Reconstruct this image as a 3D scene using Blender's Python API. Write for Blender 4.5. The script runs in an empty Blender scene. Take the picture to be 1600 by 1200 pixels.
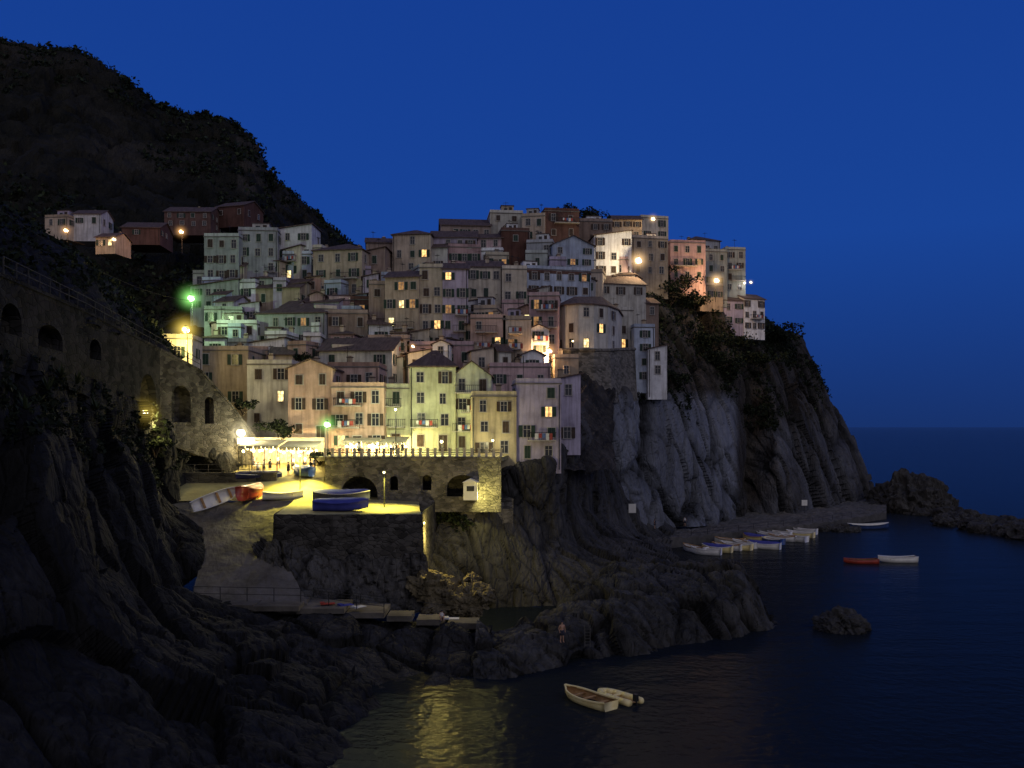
import bpy, bmesh, math, random
import numpy as np
from mathutils import Vector, Matrix, noise
random.seed(7); np.random.seed(7)
F=1400.0; CZ=22.0
def P(u,v,Y): return Vector(((u-800)/F*Y, Y, CZ-(v-667)/F*Y))
SC=bpy.context.scene; COL=SC.collection
# ---------------------------------------------------------------- materials
MATS={}
def newmat(name):
    m=bpy.data.materials.new(name); m.use_nodes=True
    nt=m.node_tree; b=nt.nodes['Principled BSDF']; MATS[name]=m
    return m,nt,b
def N(nt,t,**k):
    n=nt.nodes.new(t)
    for a,v in k.items(): setattr(n,a,v)
    return n
def noisy(name,c1,c2,scale=1.0,rough=0.9,bump=0.3,bscale=None,spec=0.2,stretch=(1,1,1),metal=0.0,coord='Object',bdist=0.05):
    m,nt,b=newmat(name); L=nt.links.new
    tc=N(nt,'ShaderNodeTexCoord'); mp=N(nt,'ShaderNodeMapping'); mp.inputs['Scale'].default_value=stretch
    L(tc.outputs[coord],mp.inputs[0])
    n1=N(nt,'ShaderNodeTexNoise'); n1.inputs['Scale'].default_value=scale; n1.inputs['Detail'].default_value=8; n1.inputs['Roughness'].default_value=0.65
    L(mp.outputs[0],n1.inputs['Vector'])
    r=N(nt,'ShaderNodeValToRGB'); r.color_ramp.elements[0].position=0.35; r.color_ramp.elements[1].position=0.68
    r.color_ramp.elements[0].color=(*c1,1); r.color_ramp.elements[1].color=(*c2,1)
    L(n1.outputs[0],r.inputs[0]); L(r.outputs[0],b.inputs['Base Color'])
    b.inputs['Roughness'].default_value=rough; b.inputs['Specular IOR Level'].default_value=spec; b.inputs['Metallic'].default_value=metal
    if bump>0:
        n2=N(nt,'ShaderNodeTexNoise'); n2.inputs['Scale'].default_value=bscale or scale*6; n2.inputs['Detail'].default_value=6
        L(mp.outputs[0],n2.inputs['Vector'])
        bp=N(nt,'ShaderNodeBump'); bp.inputs['Strength'].default_value=bump; bp.inputs['Distance'].default_value=bdist
        L(n2.outputs[0],bp.inputs['Height']); L(bp.outputs[0],b.inputs['Normal'])
    return m
def stucco(name,c):
    m,nt,b=newmat(name); L=nt.links.new
    geo=N(nt,'ShaderNodeNewGeometry'); 
    n1=N(nt,'ShaderNodeTexNoise'); n1.inputs['Scale'].default_value=0.35; n1.inputs['Detail'].default_value=9; n1.inputs['Roughness'].default_value=0.7
    L(geo.outputs['Position'],n1.inputs['Vector'])
    mp=N(nt,'ShaderNodeMapping'); mp.inputs['Scale'].default_value=(2.2,2.2,0.22); L(geo.outputs['Position'],mp.inputs[0])
    n2=N(nt,'ShaderNodeTexNoise'); n2.inputs['Scale'].default_value=1.0; n2.inputs['Detail'].default_value=6; L(mp.outputs[0],n2.inputs['Vector'])
    r=N(nt,'ShaderNodeValToRGB'); r.color_ramp.elements[0].position=0.3; r.color_ramp.elements[1].position=0.6
    r.color_ramp.elements[0].color=(c[0]*0.62,c[1]*0.62,c[2]*0.64,1); r.color_ramp.elements[1].color=(*c,1)
    L(n1.outputs[0],r.inputs[0])
    r2=N(nt,'ShaderNodeValToRGB'); r2.color_ramp.elements[0].position=0.33; r2.color_ramp.elements[1].position=0.55
    r2.color_ramp.elements[0].color=(0.6,0.58,0.56,1); r2.color_ramp.elements[1].color=(1,1,1,1)
    L(n2.outputs[0],r2.inputs[0])
    mx=N(nt,'ShaderNodeMix',data_type='RGBA',blend_type='MULTIPLY'); mx.inputs[0].default_value=0.8
    L(r.outputs[0],mx.inputs[6]); L(r2.outputs[0],mx.inputs[7])
    oi=N(nt,'ShaderNodeObjectInfo'); mr=N(nt,'ShaderNodeMapRange'); mr.inputs['To Min'].default_value=.8; mr.inputs['To Max'].default_value=1.2; L(oi.outputs['Random'],mr.inputs['Value'])
    mr2=N(nt,'ShaderNodeMapRange'); mr2.inputs['To Min'].default_value=1.1; mr2.inputs['To Max'].default_value=.85; L(oi.outputs['Random'],mr2.inputs['Value'])
    hs=N(nt,'ShaderNodeHueSaturation'); L(mr.outputs[0],hs.inputs['Value']); L(mr2.outputs[0],hs.inputs['Saturation']); L(mx.outputs[2],hs.inputs['Color'])
    L(hs.outputs[0],b.inputs['Base Color'])
    b.inputs['Roughness'].default_value=0.95; b.inputs['Specular IOR Level'].default_value=0.1
    n3=N(nt,'ShaderNodeTexNoise'); n3.inputs['Scale'].default_value=6; n3.inputs['Detail'].default_value=4; L(geo.outputs['Position'],n3.inputs['Vector'])
    bp=N(nt,'ShaderNodeBump'); bp.inputs['Strength'].default_value=0.35; bp.inputs['Distance'].default_value=0.05
    L(n3.outputs[0],bp.inputs['Height']); L(bp.outputs[0],b.inputs['Normal'])
    return m
WALLC={'tan':(.55,.45,.34),'pale':(.60,.58,.52),'orange':(.57,.39,.31),'pink':(.60,.42,.42),'redbrown':(.15,.08,.065),'lilac':(.54,.48,.60),
 'yellow':(.64,.55,.35),'grey':(.43,.44,.47),'white':(.80,.80,.82),'greygreen':(.47,.51,.48),'brown':(.38,.29,.24),'yellowgreen':(.64,.65,.45),'bluewhite':(.52,.59,.72),'cream':(.69,.62,.49)}
WORD={'tan':'tan','pale':'pale cream','orange':'salmon orange','pink':'pink','redbrown':'dark red','lilac':'lilac','yellow':'yellow','grey':'grey','white':'white',
 'greygreen':'grey-green','brown':'brown','yellowgreen':'yellow-green','bluewhite':'bluish white','cream':'cream'}
for k,c in WALLC.items(): stucco('stucco_'+k,c)
def rockmat(name,dark,light,grey,bd=0.5,sc=0.25,gd=.4,zs=.45):
    m,nt,b=newmat(name); L=nt.links.new
    geo=N(nt,'ShaderNodeNewGeometry')
    mp=N(nt,'ShaderNodeMapping'); mp.inputs['Rotation'].default_value=(0.25,0.5,0.3); mp.inputs['Scale'].default_value=(1.6,1.6,zs)
    L(geo.outputs['Position'],mp.inputs[0])
    n1=N(nt,'ShaderNodeTexNoise'); n1.inputs['Scale'].default_value=sc; n1.inputs['Detail'].default_value=12; n1.inputs['Roughness'].default_value=0.75; n1.inputs['Distortion'].default_value=0.6
    L(mp.outputs[0],n1.inputs['Vector'])
    r=N(nt,'ShaderNodeValToRGB'); r.color_ramp.elements[0].position=0.38; r.color_ramp.elements[1].position=0.64
    r.color_ramp.elements[0].color=(*dark,1); r.color_ramp.elements[1].color=(*light,1); L(n1.outputs[0],r.inputs[0])
    r2=N(nt,'ShaderNodeValToRGB'); r2.color_ramp.elements[0].position=0.33; r2.color_ramp.elements[1].position=0.6
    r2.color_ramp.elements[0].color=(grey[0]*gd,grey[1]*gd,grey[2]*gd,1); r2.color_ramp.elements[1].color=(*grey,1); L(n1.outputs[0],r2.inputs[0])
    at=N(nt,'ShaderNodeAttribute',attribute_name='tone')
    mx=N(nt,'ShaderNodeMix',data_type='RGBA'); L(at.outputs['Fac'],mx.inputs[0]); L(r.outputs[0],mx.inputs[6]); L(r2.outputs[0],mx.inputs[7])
    ac=N(nt,'ShaderNodeAttribute',attribute_name='crack_shade'); m2=N(nt,'ShaderNodeMix',data_type='RGBA'); L(ac.outputs['Fac'],m2.inputs[0]); L(mx.outputs[2],m2.inputs[6]); m2.inputs[7].default_value=(.01,.01,.01,1)  # darkens cracks towards black, painting their shade into the rock colour
    L(m2.outputs[2],b.inputs['Base Color'])
    b.inputs['Roughness'].default_value=0.9; b.inputs['Specular IOR Level'].default_value=0.15
    n2=N(nt,'ShaderNodeTexNoise'); n2.inputs['Scale'].default_value=1.1; n2.inputs['Detail'].default_value=10; n2.inputs['Roughness'].default_value=0.65; L(mp.outputs[0],n2.inputs['Vector'])
    vo=N(nt,'ShaderNodeTexVoronoi',feature='DISTANCE_TO_EDGE'); vo.inputs['Scale'].default_value=0.5; L(mp.outputs[0],vo.inputs['Vector'])
    ma=N(nt,'ShaderNodeMath',operation='MINIMUM'); ma.inputs[1].default_value=0.12; L(vo.outputs['Distance'],ma.inputs[0])
    mb=N(nt,'ShaderNodeMath',operation='MULTIPLY_ADD'); mb.inputs[1].default_value=3.0; L(ma.outputs[0],mb.inputs[0]); L(n2.outputs[0],mb.inputs[2])
    bp=N(nt,'ShaderNodeBump'); bp.inputs['Strength'].default_value=.9; bp.inputs['Distance'].default_value=bd
    L(mb.outputs[0],bp.inputs['Height']); L(bp.outputs[0],b.inputs['Normal'])
    return m
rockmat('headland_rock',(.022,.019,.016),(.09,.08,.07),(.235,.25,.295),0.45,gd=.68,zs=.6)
rockmat('shore_rock',(.010,.010,.010),(.060,.060,.060),(.13,.123,.115),0.5,0.4)
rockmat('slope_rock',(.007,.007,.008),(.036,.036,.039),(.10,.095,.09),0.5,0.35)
rockmat('lit_rock',(.05,.042,.025),(.18,.15,.09),(.22,.18,.11),0.4,0.5)  # brighter yellow copy of the rock, lamplight put into its colour
rockmat('mountain_ground',(.006,.007,.005),(.028,.026,.018),(.08,.07,.06),0.8,0.08)
noisy('leaf',(.006,.010,.005),(.018,.026,.012),0.3,0.8,0,coord='Object')
noisy('leaf_light',(.02,.03,.012),(.05,.065,.025),0.6,0.7,0)
noisy('bark',(.03,.022,.015),(.08,.06,.04),3,0.9,0.5)
noisy('roof_tile',(.08,.055,.045),(.17,.12,.10),0.8,0.85,0.8,5,stretch=(3,.6,1),bdist=0.12)
noisy('roof_slab',(.10,.09,.085),(.24,.22,.20),0.6,0.9,0.3)
noisy('concrete',(.06,.057,.052),(.14,.13,.12),0.5,0.9,0.4)
noisy('ramp_concrete',(.07,.063,.055),(.17,.155,.14),0.35,0.9,0.8,2,bdist=.12)
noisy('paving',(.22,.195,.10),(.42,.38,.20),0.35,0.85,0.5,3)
noisy('shutter_green',(.02,.04,.03),(.04,.065,.05),2,0.6,0)
noisy('shutter_brown',(.04,.028,.022),(.08,.052,.04),2,0.6,0)
noisy('trim',(.34,.31,.28),(.48,.45,.41),1,0.8,0)
noisy('iron',(.02,.02,.02),(.05,.05,.05),3,0.5,0,metal=0.4)
noisy('boat_white',(.72,.7,.66),(.88,.86,.8),1.5,0.35,0.05,spec=0.5)
noisy('boat_cream_lamplit',(.86,.68,.28),(.96,.82,.40),1.5,0.4,0.05,spec=0.4)  # cream tint carries the warm lamplight on the floating boats
noisy('boat_red',(.26,.03,.02),(.45,.06,.035),1.5,0.4,0.05,spec=0.5)
noisy('boat_blue',(.03,.06,.18),(.06,.11,.30),1.5,0.4,0.05,spec=0.5)
noisy('boat_wood',(.30,.16,.06),(.50,.30,.13),2,0.6,0.1)
noisy('tarp_blue',(.035,.045,.24),(.07,.08,.38),0.8,0.6,0.5,2)
noisy('tarp_dark',(.018,.02,.07),(.035,.04,.13),0.8,0.6,0.5,2)
noisy('awning_cloth',(.30,.28,.2),(.5,.46,.36),0.8,0.8,0.2,2)
noisy('skin',(.42,.24,.16),(.52,.31,.21),5,0.6,0)
noisy('cloth_dark',(.02,.02,.03),(.06,.06,.09),3,0.9,0)
noisy('cloth_white',(.5,.5,.5),(.7,.7,.7),3,0.9,0)
noisy('cloth_red',(.3,.06,.05),(.4,.1,.08),3,0.9,0)
noisy('cloth_blue',(.08,.14,.3),(.14,.2,.4),3,0.9,0)
noisy('rope',(.02,.02,.02),(.05,.05,.05),3,0.9,0)
def masonry(name,c1,c2,sc):
    m,nt,b=newmat(name); L=nt.links.new
    geo=N(nt,'ShaderNodeNewGeometry'); mp=N(nt,'ShaderNodeMapping'); mp.inputs['Scale'].default_value=(1,1,1.7); L(geo.outputs['Position'],mp.inputs[0])
    vo=N(nt,'ShaderNodeTexVoronoi'); vo.inputs['Scale'].default_value=sc; L(mp.outputs[0],vo.inputs['Vector'])
    n=N(nt,'ShaderNodeTexNoise'); n.inputs['Scale'].default_value=0.4; n.inputs['Detail'].default_value=8; L(geo.outputs['Position'],n.inputs['Vector'])
    sx=N(nt,'ShaderNodeSeparateColor'); L(vo.outputs['Color'],sx.inputs[0])
    a=N(nt,'ShaderNodeMath',operation='MULTIPLY_ADD'); a.inputs[1].default_value=0.4; L(sx.outputs[0],a.inputs[0]); L(n.outputs[0],a.inputs[2])
    r=N(nt,'ShaderNodeValToRGB'); r.color_ramp.elements[0].position=0.45; r.color_ramp.elements[1].position=0.9
    r.color_ramp.elements[0].color=(*c1,1); r.color_ramp.elements[1].color=(*c2,1); L(a.outputs[0],r.inputs[0]); L(r.outputs[0],b.inputs['Base Color'])
    v2=N(nt,'ShaderNodeTexVoronoi',feature='DISTANCE_TO_EDGE'); v2.inputs['Scale'].default_value=sc; L(mp.outputs[0],v2.inputs['Vector'])
    mi=N(nt,'ShaderNodeMath',operation='MINIMUM'); mi.inputs[1].default_value=0.1; L(v2.outputs['Distance'],mi.inputs[0])
    bp=N(nt,'ShaderNodeBump'); bp.inputs['Strength'].default_value=0.8; bp.inputs['Distance'].default_value=1.0; L(mi.outputs[0],bp.inputs['Height']); L(bp.outputs[0],b.inputs['Normal'])
    b.inputs['Roughness'].default_value=0.95; b.inputs['Specular IOR Level'].default_value=0.1
masonry('stone_wall',(.08,.075,.065),(.24,.22,.19),1.6)
masonry('stone_dark',(.03,.028,.025),(.10,.093,.083),1.3)
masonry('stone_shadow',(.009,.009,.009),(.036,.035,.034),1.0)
m,nt,b=newmat('glass_dark'); b.inputs['Base Color'].default_value=(.022,.024,.032,1); b.inputs['Roughness'].default_value=0.25; b.inputs['Specular IOR Level'].default_value=0.5
def emit(name,c,s):
    m,nt,b=newmat(name); b.inputs['Base Color'].default_value=(0.2,0.2,0.2,1); b.inputs['Emission Color'].default_value=(*c,1); b.inputs['Emission Strength'].default_value=s
def litpane(name,c,s):
    m,nt,b=newmat(name); L=nt.links.new
    geo=N(nt,'ShaderNodeNewGeometry'); n=N(nt,'ShaderNodeTexNoise'); n.inputs['Scale'].default_value=1.8; n.inputs['Detail'].default_value=3; L(geo.outputs['Position'],n.inputs['Vector'])
    r=N(nt,'ShaderNodeValToRGB'); r.color_ramp.elements[0].position=0.38; r.color_ramp.elements[1].position=0.58
    r.color_ramp.elements[0].color=(c[0]*.35,c[1]*.25,c[2]*.2,1); r.color_ramp.elements[1].color=(*c,1); L(n.outputs[0],r.inputs[0])
    L(r.outputs[0],b.inputs['Emission Color']); b.inputs['Emission Strength'].default_value=s; b.inputs['Base Color'].default_value=(.1,.1,.1,1)
litpane('lit_warm',(1,.62,.20),2.0); litpane('lit_yellow',(1,.85,.38),2.2); litpane('lit_dim',(.9,.45,.12),.45)
emit('bulb_warm',(1,.62,.26),1.5); emit('bulb_yellow',(1,.78,.16),1.5); emit('bulb_green',(.42,1,.30),1.4); emit('bulb_white',(1,.85,.5),1.8); emit('bulb_orange',(1,.48,.13),1.4)
emit('bulb_core',(1,.93,.72),9); emit('bulb_small',(1,.86,.4),6)
# painted halo, emission only with no scattering: a radial glow around each lamp
GLOWC={'bulb_warm':(1,.62,.28),'bulb_yellow':(1,.72,.12),'bulb_green':(.35,1,.22),'bulb_white':(1,.85,.5),'bulb_orange':(1,.5,.16)}
for k,c in GLOWC.items():
    m,nt,b=newmat('glow_'+k[5:]); L=nt.links.new; nt.nodes.remove(b)
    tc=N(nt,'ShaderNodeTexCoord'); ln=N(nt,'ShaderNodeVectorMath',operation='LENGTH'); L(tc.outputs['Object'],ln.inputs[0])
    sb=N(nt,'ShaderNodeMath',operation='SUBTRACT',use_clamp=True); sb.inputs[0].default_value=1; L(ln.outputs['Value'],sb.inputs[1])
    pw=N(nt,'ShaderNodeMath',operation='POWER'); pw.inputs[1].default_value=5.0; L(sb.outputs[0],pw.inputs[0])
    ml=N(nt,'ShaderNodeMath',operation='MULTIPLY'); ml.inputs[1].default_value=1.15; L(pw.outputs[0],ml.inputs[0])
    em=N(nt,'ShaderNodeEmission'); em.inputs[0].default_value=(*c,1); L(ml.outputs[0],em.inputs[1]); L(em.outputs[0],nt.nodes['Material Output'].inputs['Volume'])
# water
m,nt,b=newmat('sea_water'); L=nt.links.new
geo=N(nt,'ShaderNodeNewGeometry')
n1=N(nt,'ShaderNodeTexNoise'); n1.inputs['Scale'].default_value=1.1; n1.inputs['Detail'].default_value=5; L(geo.outputs['Position'],n1.inputs['Vector'])
mp=N(nt,'ShaderNodeMapping'); mp.inputs['Scale'].default_value=(.08,.22,1); L(geo.outputs['Position'],mp.inputs[0])
n2=N(nt,'ShaderNodeTexNoise'); n2.inputs['Scale'].default_value=1; n2.inputs['Detail'].default_value=6; L(mp.outputs[0],n2.inputs['Vector'])
ad=N(nt,'ShaderNodeMath',operation='MULTIPLY_ADD'); ad.inputs[1].default_value=2.0; L(n2.outputs[0],ad.inputs[0]); L(n1.outputs[0],ad.inputs[2])
bp=N(nt,'ShaderNodeBump'); bp.inputs['Strength'].default_value=0.6; bp.inputs['Distance'].default_value=0.2; L(ad.outputs[0],bp.inputs['Height'])
df=N(nt,'ShaderNodeBsdfDiffuse'); df.inputs[0].default_value=(.012,.016,.020,1)
gl=N(nt,'ShaderNodeBsdfGlossy'); gl.inputs['Roughness'].default_value=.2; gl.inputs[0].default_value=(.95,.95,.9,1); L(bp.outputs[0],gl.inputs['Normal'])
fr=N(nt,'ShaderNodeFresnel'); fr.inputs[0].default_value=1.10; L(bp.outputs[0],fr.inputs['Normal'])
mu=N(nt,'ShaderNodeMath',operation='MULTIPLY'); mu.inputs[1].default_value=.52; L(fr.outputs[0],mu.inputs[0])
ms=N(nt,'ShaderNodeMixShader'); L(mu.outputs[0],ms.inputs[0]); L(df.outputs[0],ms.inputs[1]); L(gl.outputs[0],ms.inputs[2]); L(ms.outputs[0],nt.nodes['Material Output'].inputs[0]); nt.nodes.remove(b)
# ---------------------------------------------------------------- helpers
class MB:
    def __init__(s): s.v=[]; s.f=[]; s.m=[]
    def add(s,vs,fs,mi=0,M=None):
        o=len(s.v)
        for p in vs:
            p=Vector(p); s.v.append(tuple(M@p) if M else tuple(p))
        for f in fs: s.f.append([i+o for i in f]); s.m.append(mi)
    def box(s,x0,x1,y0,y1,z0,z1,mi=0,M=None):
        s.add([(x0,y0,z0),(x1,y0,z0),(x1,y1,z0),(x0,y1,z0),(x0,y0,z1),(x1,y0,z1),(x1,y1,z1),(x0,y1,z1)],
          [(0,3,2,1),(4,5,6,7),(0,1,5,4),(1,2,6,5),(2,3,7,6),(3,0,4,7)],mi,M)
    def cyl(s,p0,p1,r0,r1=None,n=8,mi=0):
        r1=r0 if r1 is None else r1
        p0=Vector(p0);p1=Vector(p1); d=(p1-p0).normalized()
        a=d.orthogonal().normalized(); c=d.cross(a)
        vs=[p0+(a*math.cos(t)+c*math.sin(t))*r0 for t in [2*math.pi*i/n for i in range(n)]]+[p1+(a*math.cos(t)+c*math.sin(t))*r1 for t in [2*math.pi*i/n for i in range(n)]]
        fs=[(i,(i+1)%n,n+(i+1)%n,n+i) for i in range(n)]+[tuple(range(n))[::-1],tuple(range(n,2*n))]
        s.add(vs,fs,mi)
    def sphere(s,c,r,mi=0,n=8,sz=1.0):
        c=Vector(c); vs=[c+Vector((0,0,r*sz))]
        for i in range(1,n):
            a=math.pi*i/n
            for j in range(n*2):
                t=math.pi*j/n; vs.append(c+Vector((r*math.sin(a)*math.cos(t),r*math.sin(a)*math.sin(t),r*sz*math.cos(a))))
        vs.append(c-Vector((0,0,r*sz))); k=n*2
        fs=[(0,1+j,1+(j+1)%k) for j in range(k)]
        for i in range(n-2):
            for j in range(k): fs.append((1+i*k+j,1+(i+1)*k+j,1+(i+1)*k+(j+1)%k,1+i*k+(j+1)%k))
        e=len(vs)-1; o=1+(n-2)*k
        fs+=[(e,o+(j+1)%k,o+j) for j in range(k)]
        s.add(vs,fs,mi)
    def mesh(s,name,mats,smooth=False):
        me=bpy.data.meshes.new(name); me.from_pydata(s.v,[],s.f)
        for mt in mats: me.materials.append(MATS[mt])
        me.polygons.foreach_set('material_index',s.m)
        if smooth: me.polygons.foreach_set('use_smooth',[True]*len(me.polygons))
        me.update(); return me
def obj(name,data,parent=None,loc=(0,0,0),rot=(0,0,0),scale=(1,1,1)):
    o=bpy.data.objects.new(name,data); COL.objects.link(o)
    o.location=loc; o.rotation_euler=rot; o.scale=scale
    if parent: o.parent=parent
    return o
def tag(o,label=None,cat=None,group=None,kind=None):
    if label:o['label']=label
    if cat:o['category']=cat
    if group:o['group']=group
    if kind:o['kind']=kind
    return o
def interp(a,n):
    k=a.shape[0]; t=np.linspace(0,k-1,n); i=np.clip(t.astype(int),0,k-2); f=(t-i).reshape((-1,)+(1,)*(a.ndim-1))
    g=lambda j:a[np.clip(j,0,k-1)]
    p0,p1,p2,p3=g(i-1),g(i),g(i+1),g(i+2)
    p0=np.where((i-1<0).reshape(f.shape),2*p1-p2,p0); p3=np.where((i+2>k-1).reshape(f.shape),2*p2-p1,p3)
    cr=0.5*((2*p1)+(-p0+p2)*f+(2*p0-5*p1+4*p2-p3)*f*f+(-p0+3*p1-3*p2+p3)*f**3)
    return 0.6*cr+0.4*(p1*(1-f)+p2*f)
ROT=Matrix.Rotation(0.38,3,'Y')@Matrix.Rotation(0.2,3,'X')
def facet(p,s,an,cw=.14):
    q=ROT@p; q=Vector((q.x*s*an[0],q.y*s*an[1],q.z*s*an[2]))
    d,pts=noise.voronoi(q); c=pts[0]; r=noise.noise_vector(c*7.31+Vector((3,1,5)))
    e=max(0.0,1-(d[1]-d[0])/cw)
    return r.x*1.1+(q-c).dot(r)*1.6-0.4*e, e
def loft(name,rows,nu,nv,mat,amp=1.0,s=0.15,an=(1,1,.45),frac=0.35,tonef=None,terrace=0,label=None,kind='structure',seed=0,crack_shade=.6,a2=.38,a3=.17,warp=.35):
    A=np.array([[list(P(*p)) for p in r] for r in rows]); G=interp(A,nv); G=np.swapaxes(interp(np.swapaxes(G,0,1),nu),0,1)
    du=np.gradient(G,axis=1); dv=np.gradient(G,axis=0); Nn=np.cross(du,dv); Nn/=np.linalg.norm(Nn,axis=2,keepdims=True)+1e-9
    sg=np.sign((Nn*(np.array([0,0,30.])-G)).sum(2).mean()); Nn*=sg
    V=G.copy(); so=Vector((seed*13.1,seed*7.7,0)); CR=[]
    for i in range(nv):
        for j in range(nu):
            p=Vector(G[i,j])+so
            w=noise.noise_vector(p*s*0.9)*warp/s*0.3
            f1,e1=facet(p+w,s,an); f2,e2=facet(p+w,s*2.7,an); f3,e3=facet(p+w,s*6.5,an)
            d=amp*f1+amp*a2*f2+amp*a3*f3+amp*frac*noise.fractal(p*s*0.8,0.8,2.1,6)
            CR.append(min(1,crack_shade*(e1+.6*e2+.25*e3)))
            if terrace: d+=terrace*(((p.z+6*noise.noise(p*0.03))/5.5)%1.0-0.5)
            V[i,j]+=Nn[i,j]*d
    vs=V.reshape(-1,3).tolist()
    fs=[(i*nu+j,i*nu+j+1,(i+1)*nu+j+1,(i+1)*nu+j) for i in range(nv-1) for j in range(nu-1)]
    me=bpy.data.meshes.new(name); me.from_pydata(vs,[],fs); me.materials.append(MATS[mat])
    at=me.attributes.new('tone','FLOAT','POINT'); ac=me.attributes.new('crack_shade','FLOAT','POINT')
    me.attributes['crack_shade'].data.foreach_set('value',CR)
    if tonef: me.attributes['tone'].data.foreach_set('value',[float(min(1,max(0,tonef(Vector(v))))) for v in vs])
    o=obj(name,me); tag(o,label,name.replace('_',' '),None,kind); return o,V
def proj(p): return (p[0]/p[1]*F+800, 667-(p[2]-CZ)/p[1]*F)
# ---------------------------------------------------------------- sea
mb=MB(); mb.add([(-30000,-300,0),(60000,-300,0),(60000,60000,0),(-30000,60000,0)],[(0,1,2,3)])
tag(obj('sea',mb.mesh('sea',['sea_water'])),'dark calm sea water reflecting the dusk sky','sea',None,'structure')
# ---------------------------------------------------------------- terrain
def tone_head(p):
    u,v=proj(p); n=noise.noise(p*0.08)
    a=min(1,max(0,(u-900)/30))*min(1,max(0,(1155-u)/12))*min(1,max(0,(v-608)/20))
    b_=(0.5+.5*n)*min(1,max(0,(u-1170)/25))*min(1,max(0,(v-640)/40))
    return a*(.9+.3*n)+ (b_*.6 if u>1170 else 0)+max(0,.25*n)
head=[
[(860,850,140),(900,835,150),(950,826,157),(1000,826,166),(1060,824,176),(1110,820,186),(1155,816,196),(1172,812,209),(1215,812,206),(1260,809,214),(1310,804,228),(1362,799,246),(1372,780,285)],
[(850,780,140),(895,760,151),(945,760,158),(1000,760,167),(1060,760,177),(1110,760,187),(1152,760,197),(1170,760,212),(1215,755,208),(1260,755,217),(1310,755,232),(1356,755,250),(1350,745,290)],
[(880,690,144),(920,690,152),(960,690,160),(1010,690,169),(1065,690,179),(1115,690,190),(1150,690,199),(1170,690,217),(1215,690,213),(1255,690,222),(1300,690,236),(1334,695,253),(1328,690,295)],
[(895,640,148),(930,625,156),(965,620,162),(1010,618,171),(1070,625,182),(1120,640,194),(1148,655,203),(1168,645,220),(1208,640,217),(1245,630,226),(1275,625,238),(1300,632,254),(1295,632,300)],
[(900,590,158),(940,595,166),(975,590,174),(1030,575,182),(1080,570,193),(1125,570,206),(1150,570,216),(1170,565,222),(1202,560,225),(1230,560,234),(1252,560,244),(1266,570,256),(1256,570,300)],
[(900,530,172),(940,520,182),(990,510,190),(1040,500,198),(1080,500,207),(1110,500,216),(1135,510,222),(1160,515,227),(1190,525,232),(1215,530,238),(1232,530,246),(1244,533,258),(1238,533,300)],
[(900,440,194),(940,440,200),(990,440,206),(1040,440,212),(1080,440,220),(1105,445,225),(1125,450,229),(1140,455,232),(1160,480,236),(1185,505,243),(1205,515,252),(1222,525,262),(1222,528,300)],
[(900,395,206),(960,395,210),(1000,395,214),(1040,400,222),(1070,405,228),(1095,410,231),(1110,418,235),(1125,425,239),(1145,450,246),(1165,480,256),(1185,510,266),(1200,525,275),(1200,530,300)]]
co_,CV=loft('headland_cliff',head,380,250,'headland_rock',amp=2.7,s=0.065,an=(1.6,1,.42),frac=.12,a2=.3,a3=.1,warp=.12,tonef=tone_head,label='tall grey and brown rocky sea cliff below the village',crack_shade=.6)
def Yg(u,v): return 118+0.216*(720-v)+max(0,u-900)*0.2
vu=(220,330,450,570,690,800,900,960); lim=(520,478,440,400,385,385,385,385)
vill=[[(u,max(v,l+(v-385)*.1),Yg(u,max(v,l+(v-385)*.1))+6) for u,l in zip(vu,lim)] for v in (735,650,560,480,420,385)]
vill.append([(u,l+6,Yg(u,l)+40) for u,l in zip(vu,lim)])
loft('village_slope_terrain',vill,90,70,'headland_rock',amp=0.8,s=0.12,label='dark rocky slope the houses are built on')
mus=[-500,-250,-60,40,120,200,260,320,380,420,460,510,560,640]
sil=[110,60,72,76,82,138,168,182,205,268,312,355,400,470]
mt=[]
for k,(fr_,Y) in enumerate([(0,214),(.2,240),(.42,275),(.62,315),(.82,360),(1,400)]):
    row=[]
    for u,sv in zip(mus,sil):
        base=520
        row.append((u,base+(sv-base)*fr_,Y+ (0 if k<5 else 6*math.sin(u))))
    mt.append(row)
mt.append([(u,sv+60,470) for u,sv in zip(mus,sil)]); mt.append([(u,sv+250,560) for u,sv in zip(mus,sil)])
mo,MV=loft('mountain',mt,230,190,'mountain_ground',amp=3.2,s=0.035,an=(1,1,.8),frac=.8,terrace=3.0,crack_shade=.15,tonef=lambda p:0.7*max(0,noise.noise(p*0.03+Vector((5,0,0)))-0.05)+(0.7 if 370<proj(p)[0]<450 and 210<proj(p)[1]<330 and noise.noise(p*0.06)>0 else 0),label='dark terraced mountainside behind the village')
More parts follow.
